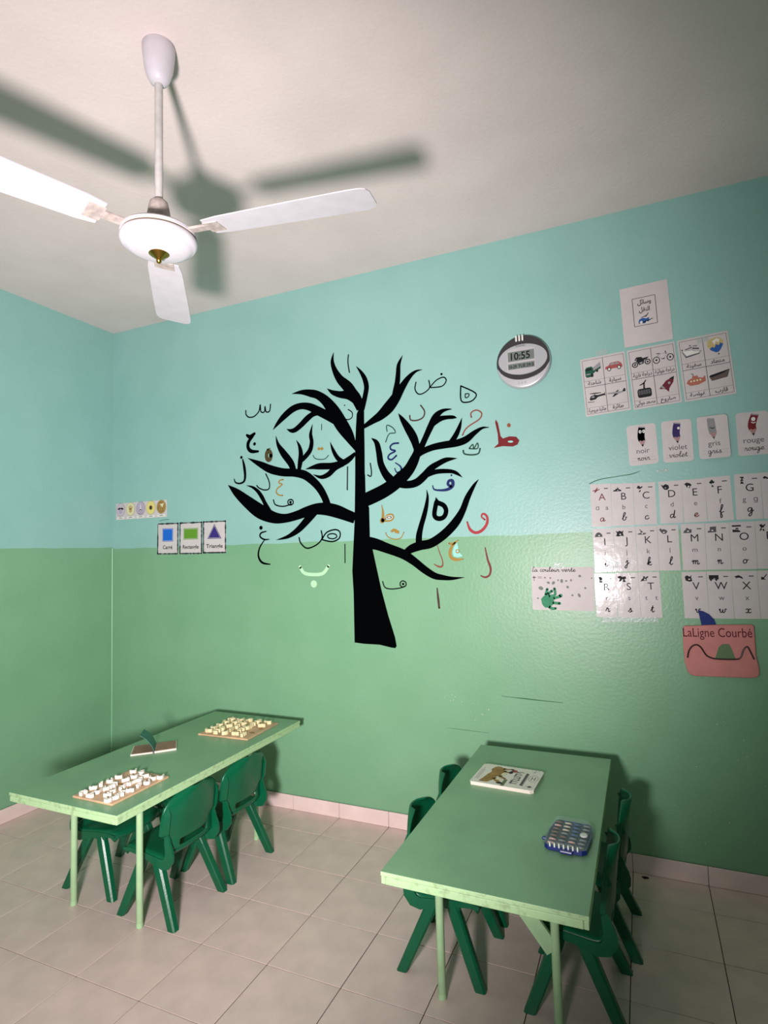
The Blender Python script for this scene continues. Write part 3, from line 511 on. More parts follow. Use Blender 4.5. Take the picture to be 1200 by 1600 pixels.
CHAIRS = [(1.458, -.945, PI, 'small green chair tucked under the puzzle table, aisle side, nearer to the viewer'),
          (1.462, -.592, PI, 'small green chair tucked under the puzzle table, aisle side, close to the mural wall'),
          (1.058, -.892, 0, 'small green chair in dark shade under the puzzle table, by its outer front leg'),
          (1.062, -.545, 0, 'small green chair under the puzzle table, hidden far corner seat next to two walls'),
          (2.658, -.806, 0, 'small green chair at the book table, on its puzzle table side, front one'),
          (2.656, -.440, 0, 'small green chair at the book table, on its puzzle table side, by the wall'),
          (3.106, -.828, PI, 'small green chair beside the bead box, front one, scuffed legs by the braced leg'),
          (3.136, -.466, PI, 'small green chair beside the bead box, shading the wall behind the book table')]
for x, y, rz, lab in CHAIRS:
    o = proto if first else copy_tree(proto); first = False
    o.location = (x, y, 0); o.rotation_euler = (0, 0, rz+random.uniform(-.02, .02)); tag(o, lab, 'chair', 'small green plastic chairs around the tables')

# ------------------------------------------------------------------ ceiling fan
fan = empty('ceiling_fan', (2.063, -1.627, 3.07))
MB().lathe([(.02, 0), (.047, 0), (.0495, -.004), (.0485, -.03), (.043, -.075), (.036, -.101), (.027, -.118), (.014, -.126)], 32).build('canopy', 'fan', fan, True)
MB().lathe([(.0122, -.115), (.0122, -.515)], 16).build('rod', 'fan_rod', fan, True)
MB().lathe([(.012, -.499), (.019, -.501), (.026, -.508), (.030, -.523), (.040, -.585), (.042, -.606), (.03, -.608)], 28).build('motor_cover', 'fan_dirty', fan, True)
MB().lathe([(.02, -.598), (.080, -.598), (.104, -.603), (.1115, -.610), (.1115, -.618), (.094, -.620)], 48).build('motor_housing', 'fan', fan, True)
MB().lathe([(.085, -.617), (.1075, -.617), (.1075, -.626), (.085, -.626)], 48).build('trim_ring', 'dark_brass', fan, True)
MB().lathe([(.085, -.624), (.1105, -.624), (.1135, -.630), (.1115, -.640), (.104, -.647), (.100, -.648), (.096, -.653), (.082, -.660), (.078, -.661), (.058, -.667), (.02, -.671), (.004, -.671)], 48).build('bowl', 'fan', fan, True)
MB().lathe([(.006, -.668), (.028, -.669), (.030, -.672), (.024, -.677), (.016, -.682), (.011, -.686), (.007, -.689), (.0085, -.694), (.006, -.699), (.001, -.702)], 24).build('finial', 'brass', fan, True)
blade_m = None
for k in range(3):
    a = math.radians(10+120*k)
    if blade_m is None:
        pr = [(.17, .048), (.22, .056), (.45, .064), (.62, .068), (.655, .066), (.672, .058), (.680, .04)]
        ol = [(x, y) for x, y in pr]+[(x, -y) for x, y in reversed(pr)]
        o = MB().plate(ol, -.002, .001).build('blade', 'fan', fan); blade_m = o
        br = MB().box(.078, .20, -.016, .016, -.004, .003, .001).box(.165, .212, -.032, .032, -.0045, .0025, .001).build('blade_bracket', 'fan_dirty', o)
    else:
        o = copy_tree(blade_m, fan)
    o.rotation_euler = (math.radians(9), 0, a); o.location = (0, 0, -.612)
tag(fan, 'white three bladed ceiling fan with a brass finial hanging from the ceiling', 'ceiling fan')

# ------------------------------------------------------------------ the mural
mural = empty('tree_mural', (1.7, 0, 1.0))
tag(mural, 'black painted tree with colourful Arabic letters among its boughs on the back wall', 'mural')
def on_wall(o): o.parent = mural; o.location = (-1.7, 0, -1.0); return o
mb = MB().use('black'); blob(mb, [(x/1000, z/1000) for x, z in TREE_TRUNK], -.0010)
for n, s in enumerate(TREE_BOUGHS): ribbon(mb, [(x/1000, z/1000, wd/1000) for x, z, wd in s], -.0011-.00003*n, caps=False)
on_wall(tag(mb.build('painted_tree', recalc=False), 'flat black tree silhouette'))
for lab, colr, strokes, dots, polys in LETTERS:
    mb = MB().use(colr)
    for s in strokes: ribbon(mb, [(x/1000, z/1000, wd/1000) for x, z, wd in s], -.0014, k=4)
    for x, z, d in dots: oval(mb, x/1000, z/1000, d/1000, d/1000, -.0014, 14)
    for n, (pc, pp) in enumerate(polys): mb.use(pc); blob(mb, [(x/1000, z/1000) for x, z in pp], -.0017-.0003*n)
    on_wall(tag(mb.build('painted_letter', recalc=False), lab))

# ------------------------------------------------------------------ cards and papers on the wall
ORDER = 0
def card(key, name, label, cat, group=None, m='laminated', r=.004, t=.0008, lift=0.0):
    global ORDER
    x, z, w_, h_, a = CARDS[key]; ORDER += 1
    w_ -= .0012; h_ -= .0012
    off = -.0002-.0004*(ORDER % 3)-lift
    o = MB().prism(rounded(-w_/2, w_/2, -h_/2, h_/2, r), 0, -t).build(name, m)
    o.location = (x, off, z); o.rotation_euler = (0, -a, 0)
    tag(o, label, cat, group); return o, w_, h_, -t
def ink(parent, name, m, draw, y, n=1, label=None):
    mb = MB().use(m); draw(mb, y-.0004*n); o = mb.build(name, None, parent, recalc=False)
    if label: o['label'] = label
    return o
# the five senses strip
p, W_, H_, y = card('senses', 'picture_strip', 'narrow paper strip of five oval pictures of the senses by the room corner', 'poster', m='paper')
for k, (c, n_) in enumerate((('skin', 'mouth'), ('cream', 'hand'), ('lavender', 'nose'), ('yellow', 'eye'), ('tan', 'ear'))):
    cx = -W_/2+W_*(.095+.2*k); cz = .012; a_, b_ = .040, .045
    def dr(mb, yy, cx=cx, c=c, n_=n_):
        mb.use('darkgrey'); oval(mb, cx, cz, a_+.0015, b_+.0015, yy, 26); mb.use(c); oval(mb, cx, cz, a_, b_, yy-.0003, 26)
        e = yy-.0006
        if n_ == 'mouth':
            mb.use('ink'); blob(mb, [(cx-.030, cz+.004), (cx-.014, cz+.016), (cx, cz+.012), (cx+.014, cz+.016), (cx+.030, cz+.004), (cx+.012, cz-.002), (cx-.012, cz-.002)], e)
            mb.use('lavender'); oval(mb, cx, cz-.012, .016, .018, e-.0002); mb.use('darkgrey'); line(mb, cx, cz-.004, cx, cz-.024, .001, e-.0004)
        if n_ == 'hand':
            mb.use('tan'); oval(mb, cx, cz-.008, .013, .016, e)
            for q in range(-2, 3): ribbon(mb, [(cx+q*.004, cz, .006), (cx+q*.009, cz+.026-abs(q)*.006, .005)], e-.0002)
        if n_ == 'nose':
            mb.use('white'); ribbon(mb, [(cx, cz+.03, .006), (cx, cz, .009), (cx, cz-.014, .018)], e)
            mb.use('darkgrey'); ribbon(mb, [(cx-.016, cz-.012, .002), (cx-.006, cz-.022, .003), (cx+.006, cz-.022, .003), (cx+.016, cz-.012, .002)], e-.0002); ribbon(mb, [(cx-.02, cz-.034, .002), (cx, cz-.038, .002), (cx+.02, cz-.034, .002)], e-.0002)
        if n_ == 'eye':
            mb.use('tan'); oval(mb, cx, cz, .018, .016, e); mb.use('ink'); oval(mb, cx, cz, .010, .014, e-.0002)
        if n_ == 'ear':
            mb.use('sand'); oval(mb, cx, cz, .036, .041, e); mb.use('cream'); blob(mb, [(cx-.014, cz+.018), (cx+.022, cz+.024), (cx+.012, cz-.006), (cx+.002, cz+.004)], e-.0002)
            mb.use('tan'); ribbon(mb, [(cx-.02, cz-.02, .004), (cx-.004, cz+.006, .004), (cx+.004, cz-.024, .003)], e-.0002)
        mb.use('white'); blob(mb, rounded(cx-.034, cx+.034, -H_/2+.004, -H_/2+.018, .002, 2), yy-.0002)
        mb.use('ink_soft'); ribbon(mb, [(cx-.018, -H_/2+.010, .002), (cx, -H_/2+.012, .004), (cx+.018, -H_/2+.011, .002)], yy-.0005)
    ink(p, 'oval_picture', c, dr, y, 1, 'oval picture of a '+n_ if n_ not in ('eye', 'ear') else 'oval picture of an '+n_)
# three shape cards
for key, txt, colr in (('square', 'Carré', 'blue'), ('rectangle', 'Rectangle', 'grass'), ('triangle', 'Triangle', 'violet')):
    p, W_, H_, y = card(key, 'shape_card', {'square': 'white card with a blue square, marked Carré', 'rectangle': 'white card with a green rectangle, marked Rectangle', 'triangle': 'white card with a dark violet triangle, marked Triangle'}[key], 'card', 'shape cards beside the tree mural')
    def dr(mb, yy, W_=W_, H_=H_):
        rr = random.Random(W_)
        for (xa, za, xb, zb) in ((-1, -1, 1, -1), (1, -1, 1, 1), (1, 1, -1, 1), (-1, 1, -1, -1)):
            n_ = 14; pts = []
            for q in range(n_+1):
                u = q/n_; pts.append(((xa+(xb-xa)*u)*(W_/2-.004), (za+(zb-za)*u)*(H_/2-.004), rr.uniform(.004, .012)))
            ribbon(mb, pts, yy, k=1)
    ink(p, 'border', 'frame', dr, y, 1)
    def dr(mb, yy, key=key, colr=colr):
        if key == 'square': sh = lambda k: [(-.046+k, -.018+k), (.046-k, -.018+k), (.046-k, .068-k), (-.046+k, .068-k)]
        elif key == 'rectangle': sh = lambda k: [(-.060+k, -.008+k), (.060-k, -.008+k), (.060-k, .064-k), (-.060+k, .064-k)]
        else: sh = lambda k: [(-.056+1.7*k, -.010+k), (.056-1.7*k, -.010+k), (0, .084-2*k)]
        blob(mb, sh(0), yy); mb.use('paper'); blob(mb, sh(.004), yy-.0003); mb.use(colr); blob(mb, sh(.006), yy-.0006)
    ink(p, 'printed_shape', colr, dr, y, 1)
    ink(p, 'printed_word', 'ink', lambda mb, yy: mb.add_text(txt, 0, -.068, .034, yy, bold=True, width=min(W_*.78, {'Carré': .082}.get(txt, .132))), y, 1)
# title sheet
p, W_, H_, y = card('title', 'title_sheet', 'plain white sheet with a small framed Arabic title above the transport cards', 'poster', m='paper', r=.002)
def dr(mb, yy):
    frame(mb, -.052, .046, -.052, .082, .0022, yy)
    mb.add_text(arabic('وسائل'), -.002, .050, .030, yy, bold=True, width=.058); mb.add_text(arabic('النقل'), -.004, .014, .030, yy, bold=True, width=.046)
ink(p, 'printed_title', 'ink', dr, y, 1)
def dr(mb, yy):
    blob(mb, [(-.034, -.036), (-.030, -.022), (-.014, -.016), (.0, -.022), (.012, -.018), (.012, -.036), (-.01, -.044)], yy)
    mb.use('ink'); ribbon(mb, [(-.034, -.040, .002), (-.004, -.036, .006), (.03, -.026, .002)], yy-.0003); ribbon(mb, [(-.022, -.014, .002), (.002, -.008, .004), (.012, .004, .002)], yy-.0003); ribbon(mb, [(-.002, -.014, .003), (.010, .000, .002)], yy-.0003)
    mb.use('white'); oval(mb, -.022, -.036, .006, .006, yy-.0005); oval(mb, .002, -.040, .004, .004, yy-.0005)
ink(p, 'printed_picture', 'balloon', dr, y, 1)
# transport cards
def pic(mb, n_, yy, s):
    e = yy-.0003
    P = lambda pts, q=0: blob(mb, [(x*s, z*s) for x, z in pts], yy-.0003*q)
    S = lambda pts, q=1: ribbon(mb, [(x*s, z*s, wd*s) for x, z, wd in pts], yy-.0003*q)
    O = lambda x, z, a, b, q=1: oval(mb, x*s, z*s, a*s, b*s, yy-.0003*q)
    if n_ == 'truck':
        mb.use('grey'); P([(-.04, .10), (.40, .38), (.40, .05), (-.02, -.22)]); mb.use('truck'); P([(-.42, -.30), (-.42, .08), (-.34, .18), (-.06, .20), (.0, .08), (.02, -.18), (-.12, -.38), (-.36, -.38)], 1)
        P([(.0, -.18), (.40, .02), (.40, .12), (.0, -.06)], 1); mb.use('ink'); P([(-.38, -.02), (-.36, .10), (-.10, .12), (-.08, .0)], 2); O(-.08, -.30, .07, .10, 3); O(.2, -.10, .05, .07, 3); mb.use('grey'); P([(-.38, -.24), (-.16, -.24), (-.16, -.18), (-.38, -.18)], 2)
    if n_ == 'car':
        mb.use('carred'); P([(-.44, -.12), (-.42, .02), (-.26, .06), (-.16, .20), (.24, .22), (.40, .08), (.44, -.08), (.40, -.14)]); mb.use('grey'); P([(-.20, .07), (-.13, .17), (.05, .18), (.05, .07)], 1); P([(.08, .07), (.08, .18), (.22, .18), (.30, .08)], 1)
        mb.use('ink'); O(-.24, -.14, .10, .11, 2); O(.26, -.12, .10, .11, 2); mb.use('white'); O(-.24, -.14, .06, .07, 3); O(.26, -.12, .06, .07, 3)
    if n_ == 'helicopter':
        mb.use('ink'); P([(-.34, -.10), (-.26, .06), (-.06, .10), (.10, .06), (.46, .10), (.46, .0), (.10, -.04), (-.04, -.16), (-.30, -.18)]); mb.use('grey'); P([(-.26, -.04), (-.2, .03), (-.08, .04), (-.08, -.06)], 1)
        mb.use('ink'); S([(-.30, .20, .03), (-.04, .18, .06), (.28, .16, .03)]); S([(-.06, .08, .03), (-.06, .18, .03)]); S([(-.44, -.26, .03), (-.1, -.28, .03)]); S([(.46, -.04, .03), (.46, .16, .03)])
    if n_ == 'plane':
        mb.use('grey'); P([(-.48, .06), (-.42, .0), (.10, -.06), (.44, .02), (.48, .14), (.42, .14), (.30, .06), (-.42, .08)]); mb.use('ink'); P([(.28, .04), (.38, .20), (.44, .18), (.44, .02)], 1); P([(-.10, -.02), (-.24, -.18), (-.16, -.18), (.10, -.05)], 1); P([(-.06, .06), (.08, .16), (.12, .14), (.06, .06)], 1)
    if n_ == 'motorbike':
        mb.use('ink'); ring(mb, -.30*s, -.16*s, .15*s, .15*s, .05*s, e); ring(mb, .32*s, -.10*s, .15*s, .15*s, .05*s, e)
        P([(-.30, .10), (-.20, .24), (.04, .22), (.10, .14), (.40, .16), (.30, .06), (.16, .02), (.12, -.16), (-.10, -.20), (-.18, -.04)]); mb.use('grey'); P([(-.08, -.08), (.08, -.04), (.06, -.14), (-.06, -.16)], 1); S([(-.30, -.14, .04), (-.20, .14, .04)])
        mb.use('ink'); O(-.30, -.16, .05, .05); O(.32, -.10, .05, .05)
    if n_ == 'bicycle':
        mb.use('ink'); ring(mb, -.32*s, -.12*s, .17*s, .19*s, .04*s, e); ring(mb, .34*s, -.08*s, .17*s, .19*s, .04*s, e); O(-.32, -.12, .05, .05); O(.34, -.08, .05, .05)
        mb.use('grey'); S([(-.32, -.12, .018), (-.2, .14, .018), (.18, .16, .018), (.34, -.08, .018)]); S([(-.22, .12, .018), (.0, -.10, .018), (.18, .14, .018)]); mb.use('ink_soft'); S([(-.28, .22, .04), (-.14, .20, .05)]); S([(.16, .14, .03), (.14, .28, .05)]); S([(-.04, -.10, .05), (.06, -.10, .05)])
    if n_ == 'cable':
        mb.use('ink'); S([(.0, .02, .08), (.02, .30, .07)]); S([(-.18, .22, .05), (.0, .30, .07), (.12, .44, .05)]); blob(mb, [(q[0]*s, q[1]*s) for q in rounded(-.34, .34, -.46, .02, .12)], yy)
        mb.use('darkgrey')
        for q in range(5): P([(-.30+.12*q, -.30), (-.20+.12*q, -.30), (-.20+.12*q, -.06), (-.30+.12*q, -.06)], 2)
    if n_ == 'rocket':
        mb.use('rocket'); P([(.40, .40), (.34, .10), (.12, -.20), (.08, -.40), (-.04, -.24), (-.14, -.20), (-.36, -.16), (-.20, .0), (.0, .22)]); mb.use('ink'); P([(.40, .40), (.36, .20), (.18, .32)], 1); mb.use('grey'); O(.14, .08, .06, .07, 1); P([(-.14, -.20), (-.30, -.06), (-.2, .0), (-.06, -.18)], 2)
    if n_ == 'ship':
        mb.use('grey'); P([(-.46, .06), (-.30, -.28), (.30, -.20), (.46, -.04), (.16, -.02), (.0, .10)]); mb.use('white'); P([(-.42, .06), (-.27, -.2), (.28, -.14), (.36, -.06), (.14, -.04), (.0, .06)], 1)
        mb.use('ink_soft'); S([(-.30, -.27, .05), (.0, -.22, .06), (.32, -.18, .04)], 2); S([(-.28, .14, .05), (.0, .20, .05)], 2); S([(.06, .14, .07), (.30, .08, .07)], 2); S([(.04, .26, .03), (.24, .24, .04)], 2); O(-.06, .30, .05, .03, 2); O(-.44, .14, .04, .04, 2); S([(-.46, .06, .02), (-.30, -.28, .03)], 2)
    if n_ == 'balloon':
        mb.use('gold'); P([(.0, .48), (.22, .42), (.36, .26), (.36, .06), (.20, -.20), (.10, -.30), (-.02, -.30), (-.24, -.14), (-.36, .08), (-.34, .28), (-.20, .42)]); mb.use('balloon'); P([(.35, .06), (.20, -.20), (.10, -.30), (-.02, -.30), (-.24, -.14), (-.26, -.06), (-.14, .02), (-.06, -.06), (.04, .12), (.14, .04), (.24, .16)], 1)
        mb.use('white'); P([(-.12, .30), (-.04, .10), (.06, .28), (.16, .16), (.22, .34), (.08, .42)], 1); mb.use('ink'); O(.10, -.40, .03, .04, 1)
    if n_ == 'submarine':
        mb.use('sub'); P([(-.44, -.10), (-.34, .06), (-.16, .12), (-.14, .22), (.10, .22), (.12, .12), (.34, .06), (.38, .14), (.44, .14), (.44, -.14), (.38, -.16), (.10, -.26), (-.28, -.26)])
        mb.use('ink'); S([(-.10, .22, .03), (-.10, .32, .03), (-.18, .34, .03)]); mb.use('cream')
        for q in range(4): O(-.22+.14*q, -.04+.005*q, .045, .05, 2)
    if n_ == 'rowboat':
        mb.use('boat'); P([(-.46, .04), (-.36, -.20), (.34, -.12), (.48, .26), (.10, .16)]); mb.use('ink'); P([(-.46, .04), (-.40, .10), (.12, .20), (.48, .27), (.20, .12), (-.34, -.02)], 1)
for key, cells, lab in (('t1', TRANSPORT[0], 'laminated card of four vehicles, truck and car over two aircraft'), ('t2', TRANSPORT[1], 'laminated card of four vehicles with motorbike, bicycle, cable car and rocket'), ('t3', TRANSPORT[2], 'laminated card of four vehicles with ship, balloon, submarine and rowboat')):
    p, W_, H_, y = card(key, 'vehicle_card', lab, 'card', 'transport picture cards')
    hx, hz = W_/2-.008, H_/2-.010
    def dr(mb, yy):
        frame(mb, -hx, hx, -hz, hz, .0016, yy); line(mb, 0, -hz, 0, hz, .0024, yy); line(mb, -hx, 0, hx, 0, .0024, yy)
        for z in (.030, -hz+.030): line(mb, -hx, z, hx, z, .001, yy)
    ink(p, 'table_lines', 'ink_soft', dr, y, 1)
    for k, (n_, word) in enumerate(cells):
        cx = (-hx/2, hx/2)[k % 2]; z0 = (0, -hz)[k // 2]; zc = z0+.030+(hz-.030)/2
        mb = MB(); 
        pic(mb, n_, y-.0005, .088)
        for v in mb.bm.verts: v.co.x += cx; v.co.z += zc
        tag(mb.build('printed_picture', None, p, recalc=False), 'printed picture of a '+{'cable': 'cable car'}.get(n_, n_))
        tw = min(hx*.86, TX[(arabic(word), True)][1]*.024)
        ink(p, 'printed_word', 'ink', lambda mb, yy: mb.add_text(arabic(word), cx, z0+.009, .024, yy, bold=True, width=tw), y, 1)
# crayon colour cards
def crayon(mb, y, colr, tip, bend, face):
    s = [(-.012+bend*.9, .030+.050, .0), ]
    mb.use(colr); ribbon(mb, [(bend, .078, .028), (bend*.4-.002, .055, .030), (-.003, .030, .030), (.0, .012, .028)], y, caps=False)
    mb.use('grey'); ribbon(mb, [(bend+.001, .0795, .026), (bend, .074, .026)], y-.0003, caps=False)
    mb.use('crayon_wood'); blob(mb, [(-.014, .013), (-.006, .016), (.0, .010), (.007, .016), (.014, .013), (.005, -.006), (-.004, -.006)], y-.0003); mb.use(tip); blob(mb, [(-.005, -.004), (.006, -.004), (.001, -.016)], y-.0006)
    e = y-.0008; mb.use('white')
    if face == 'eyes':
        oval(mb, bend*.5-.007, .057, .006, .008, e); oval(mb, bend*.5+.008, .057, .006, .008, e); mb.use('ink'); oval(mb, bend*.5-.006, .057, .002, .003, e-.0003); oval(mb, bend*.5+.007, .057, .002, .003, e-.0003)
    if face == 'one': oval(mb, bend*.5+.006, .054, .005, .006, e)
    if face == 'smile':
        oval(mb, bend*.5-.002, .058, .008, .009, e); ribbon(mb, [(bend*.3-.009, .046, .002), (bend*.3, .041, .004), (bend*.3+.009, .045, .002)], e)
    if face == 'grey':
        mb.use('rule'); oval(mb, bend*.5, .056, .009, .012, e); mb.use('ink'); ribbon(mb, [(bend*.3-.010, .040, .002), (bend*.3, .034, .004), (bend*.3+.010, .038, .002)], e)
for key, colr, tip, bend, face, word in (('noir', 'black', 'black', .004, 'eyes', 'black'), ('violet', 'crayon_violet', 'ink', .004, 'one', 'purple'), ('gris', 'crayon_grey', 'darkgrey', -.006, 'grey', 'grey'), ('rouge', 'crayon_red', 'ink', .012, 'smile', 'dark red')):
    p, W_, H_, y = card(key, 'colour_card', 'rounded white card with a %s crayon, marked %s' % (word, key), 'card', 'crayon colour cards', r=.014, lift=.010 if key == 'gris' else 0, t=.001)
    mb = MB(); crayon(mb, y-.0005, colr, tip, bend, face)
    for v in mb.bm.verts: v.co.x += .0; v.co.z += .004
    tag(mb.build('printed_crayon', None, p, recalc=False), word+' printed crayon')
    ink(p, 'printed_word', 'ink_soft', lambda mb, yy: mb.add_text(key, 0, -.040, .034, yy), y, 1)
    ink(p, 'handwritten_word', 'ink', lambda mb, yy: handwrite(mb, key, 0, -.073, .0115, .0022, yy), y, 1)
    def dr(mb, yy):
        for z in (-.074, -.060): line(mb, -W_/2+.012, z, W_/2-.008, z, .0008, yy)
    ink(p, 'ruled_lines', 'rule', dr, y, .4)
# alphabet cards
SIL = {'A': [[(-.9, -.1), (-.2, .0), (.3, .7), (.5, .7), (.3, .05), (.9, .3), (1, .1), (.3, -.25), (-.3, -.8), (-.5, -.8), (-.3, -.3), (-.9, -.3)]], 'B': [[(-1.1, -.5), (1.1, -.5), (.9, -.1), (.5, .0), (.3, .3), (.1, .7), (.0, .3), (-.4, .2), (-.6, -.1), (-1, -.2)]],
       'C': [[(-.7, .2), (-.4, .8), (.0, .8), (.2, .4), (.7, .7), (.8, .4), (.3, .0), (.3, -.6), (.1, -.9), (-.3, -.9), (.0, -.5), (-.2, .0)]], 'D': [[(-1, .8), (-.5, .4), (.2, .8), (.9, .4), (1, -.3), (.5, -.8), (-.2, -.7), (-.6, -.1)]],
       'E': [[(-.9, .4), (-.3, .8), (.4, .6), (.9, .1), (.5, -.3), (.3, -.8), (.0, -.3), (-.3, -.6), (-.5, .0)]], 'F': [[(-.7, .2), (-.3, .6), (.0, 1), (.3, .6), (.7, .2), (.3, -.1), (.15, -.5), (.4, -1), (-.2, -1), (.0, -.5), (-.3, -.1)]],
       'G': [[(-.5, .9), (.4, .9), (.5, .5), (.1, .4), (.4, .0), (.2, -.4), (.5, -.9), (-.4, -.9), (-.2, -.4), (-.3, .0), (.0, .4)]], 'H': [[(-1, .3), (-.6, .7), (-.2, .5), (.9, -.5), (.8, -.7), (-.4, .1), (-.8, .0)]],
       'I': [[(-1, -.6), (-.9, .0), (-.5, .5), (.0, .7), (.5, .5), (.9, .0), (1, -.6)]], 'J': [[(-1, .8), (-.5, .5), (.0, .8), (.5, .5), (1, .8), (.8, .1), (1, -.8), (.3, -.6), (-.3, -.8), (-1, -.7), (-.7, .0)]],
       'K': [[(-1.2, -.4), (-.2, -.1), (-.3, .4), (-.6, .8), (-.5, .9), (.0, .4), (.3, .2), (.2, -.1), (1.2, -.2), (.7, -.6), (-.7, -.6)]], 'L': [[(-1, .5), (-.6, .9), (-.4, .5), (.2, .6), (.8, .3), (1, -.1), (.6, -.6), (.0, -.7), (-.4, -.4), (-.7, .0)]],
       'M': [[(-1, -.7), (-.8, -.1), (-.4, .2), (-.2, .7), (.2, .5), (.5, .2), (1, .3), (.9, -.7)]], 'N': [[(-1, -.8), (-.8, -.2), (-.5, -.4), (-.4, .7), (1, .8), (1, -.7)]],
       'O': [[(-1, .9), (1, .9), (1, .5), (-1, .5)], [(-.9, -.9), (.9, -.9), (.7, -.5), (.4, -.4), (.4, .2), (-.2, .2), (-.2, -.3), (-.9, -.2)]], 'P': [[(-.6, .6), (-.1, .9), (.2, .5), (.7, .9), (.8, .7), (.3, .0), (.5, -.9), (.2, -.9), (.0, -.4), (-.4, -.9), (-.6, -.8), (-.2, .0)]],
       'R': [[(-.6, .7), (.0, .9), (.5, .5), (.4, -.2), (.6, -.8), (-.5, -.8), (-.3, .0)]], 'S': [[(-1.1, .7), (-.4, .9), (.2, .6), (.9, .8), (1.1, .2), (.6, -.1), (1, -.8), (.3, -.8), (.0, -.3), (-.5, -.7), (-.9, -.6), (-.5, .1), (-1, .3)]],
       'T': [[(-1, -.8), (-.7, -.2), (-.3, .1), (-.2, .7), (.1, .6), (.2, .2), (.9, .7), (1, .4), (.5, -.1), (.6, -.5), (-.3, -.6)]], 'V': [[(-.9, .4), (-.4, .8), (.3, .4), (.7, .9), (.6, .3), (.8, -.7), (.2, -.9), (-.7, -.6)]],
       'W': [[(-1.1, .7), (1.1, .7), (1.1, -.4), (.8, -.4), (.7, -.8), (.4, -.8), (.3, -.4), (-.4, -.4), (-.5, -.8), (-.8, -.8), (-.9, -.4), (-1.1, -.4)]], 'X': [[(-1, .3), (-.4, .5), (.0, .6), (.7, .2), (1, -.4), (.5, -.2), (.1, .0), (-.5, -.1), (-.8, -.5), (-.6, .0)]],
       'Y': [[(-.8, -.6), (-.7, .1), (-.2, .0), (.5, .9), (.6, .8), (.1, .0), (.2, -.6)]]}
DOUBT = set('HPY')
for key in 'ABCDEFGHIJKLMNOPRSTVWXY':
    lab = {'H': 'alphabet card cut by the picture edge, after the G card', 'P': 'alphabet card with letter P cut by the picture edge, after the O card', 'Y': 'alphabet card cut by the picture edge, after the X card'}.get(key, 'white alphabet card with capital %s over lowercase and cursive %s' % (key, key.lower()))
    p, W_, H_, y = card(key, 'alphabet_card', lab, 'card', 'alphabet cards on the back wall', r=.002)
    def dr(mb, yy):
        for pl in SIL[key]: blob(mb, [(x*.017-W_*.22, z*.017+H_*.36) for x, z in pl], yy)
        mb.use('grey' if key in 'BDGWO' else 'white')
        if key not in 'AX': oval(mb, -W_*.22+.002, H_*.36-.004, .004, .003, yy-.0003, 8)
    ink(p, 'printed_picture', {'A': 'maroon', 'I': 'ink_soft', 'M': 'ink_soft', 'N': 'ink_soft', 'K': 'ink_soft', 'L': 'ink_soft'}.get(key, 'ink'), dr, y, 1)
    def dr(mb, yy):
        pts = [(W_*.17+W_*.028*q, H_*.385+.0012*(q % 2), .0035+.0012*((q*7) % 3)) for q in range(8)]
        ribbon(mb, pts, yy, caps=False, k=1)
    ink(p, 'printed_caption', 'ink_soft', dr, y, 1)
    ink(p, 'capital_letter', 'maroon' if key == 'A' else 'ink', lambda mb, yy: mb.add_text(key, W_*.06, H_*.115, .047, yy), y, 1)
    low = ALPHA.get(key, (key.lower(),))
    def dr(mb, yy):
        for q, c in enumerate(low): mb.add_text(c, W_*.05+(0 if len(low) == 1 else (-.021, .021)[q]), -H_*.11, .031, yy)
    ink(p, 'small_letter', 'ink_soft', dr, y, 1)
    ink(p, 'cursive_letter', 'maroon' if key in 'AE' else 'ink', lambda mb, yy: handwrite(mb, key.lower(), W_*.05, -H_*(.33 if key in 'FGJPY' else .375), .0165, .0040, yy), y, 1)
# hand print sheet
p, W_, H_, y = card('hand', 'handprint_sheet', 'white sheet with a green hand print, headed La couleur verte', 'drawing', m='paper', r=.008)
U = lambda cx, cy: (-W_/2+(cx-105)/970*W_, H_/2-(cy-155)/675*H_)
ink(p, 'handwritten_title', 'ink', lambda mb, yy: handwrite(mb, 'La couleur verte', *U(460, 225), .0105, .0026, yy, width=.205), y, 1)
def dr(mb, yy):
    x, z = U(145, 318); line(mb, x-.008, z, x+.010, z, .003, yy); line(mb, x, z-.008, x, z+.008, .003, yy)
    x, z = U(238, 318); line(mb, x-.010, z+.003, x+.010, z+.003, .0015, yy); line(mb, x-.010, z-.003, x+.010, z-.003, .0015, yy)
ink(p, 'handwritten_signs', 'ink', dr, y, 1)
def dr(mb, yy):
    for cx, cy, a, b, rt in ((320, 320, 16, 12, 0), (405, 325, 14, 14, 0), (372, 400, 26, 18, -.4), (452, 402, 22, 32, -.7), (527, 360, 12, 16, 0), (583, 372, 22, 32, 0), (652, 370, 20, 14, .3), (728, 360, 14, 20, 0), (865, 293, 22, 20, 0), (1045, 325, 12, 10, 0), (672, 466, 20, 22, .5), (942, 478, 16, 18, 0), (742, 592, 18, 15, 0), (846, 592, 20, 34, .4), (250, 488, 40, 30, -.4), (197, 648, 17, 13, 0), (145, 362, 10, 10, 0)):
        x, z = U(cx, cy); oval(mb, x, z, a*.0003, b*.0003, yy, 12, rt)
ink(p, 'paint_spots', 'spot', dr, y, 1)
def dr(mb, yy):
    x, z = U(345, 690)
    blob(mb, [(U(a, b)) for a, b in ((245, 660), (290, 610), (360, 585), (430, 615), (455, 690), (430, 750), (370, 790), (305, 795), (262, 740))], yy)
    for pts in ([(325, 590, 26), (352, 500, 24)], [(360, 575, 26), (425, 528, 24)], [(372, 610, 26), (470, 590, 24), (465, 490, 24)], [(445, 645, 26), (520, 622, 26), (560, 600, 34)], [(430, 715, 26), (540, 722, 26)], [(370, 775, 30), (420, 805, 28), (475, 800, 22)]):
        ribbon(mb, [(*U(a, b), wd*.00052) for a, b, wd in pts], yy-.0002)
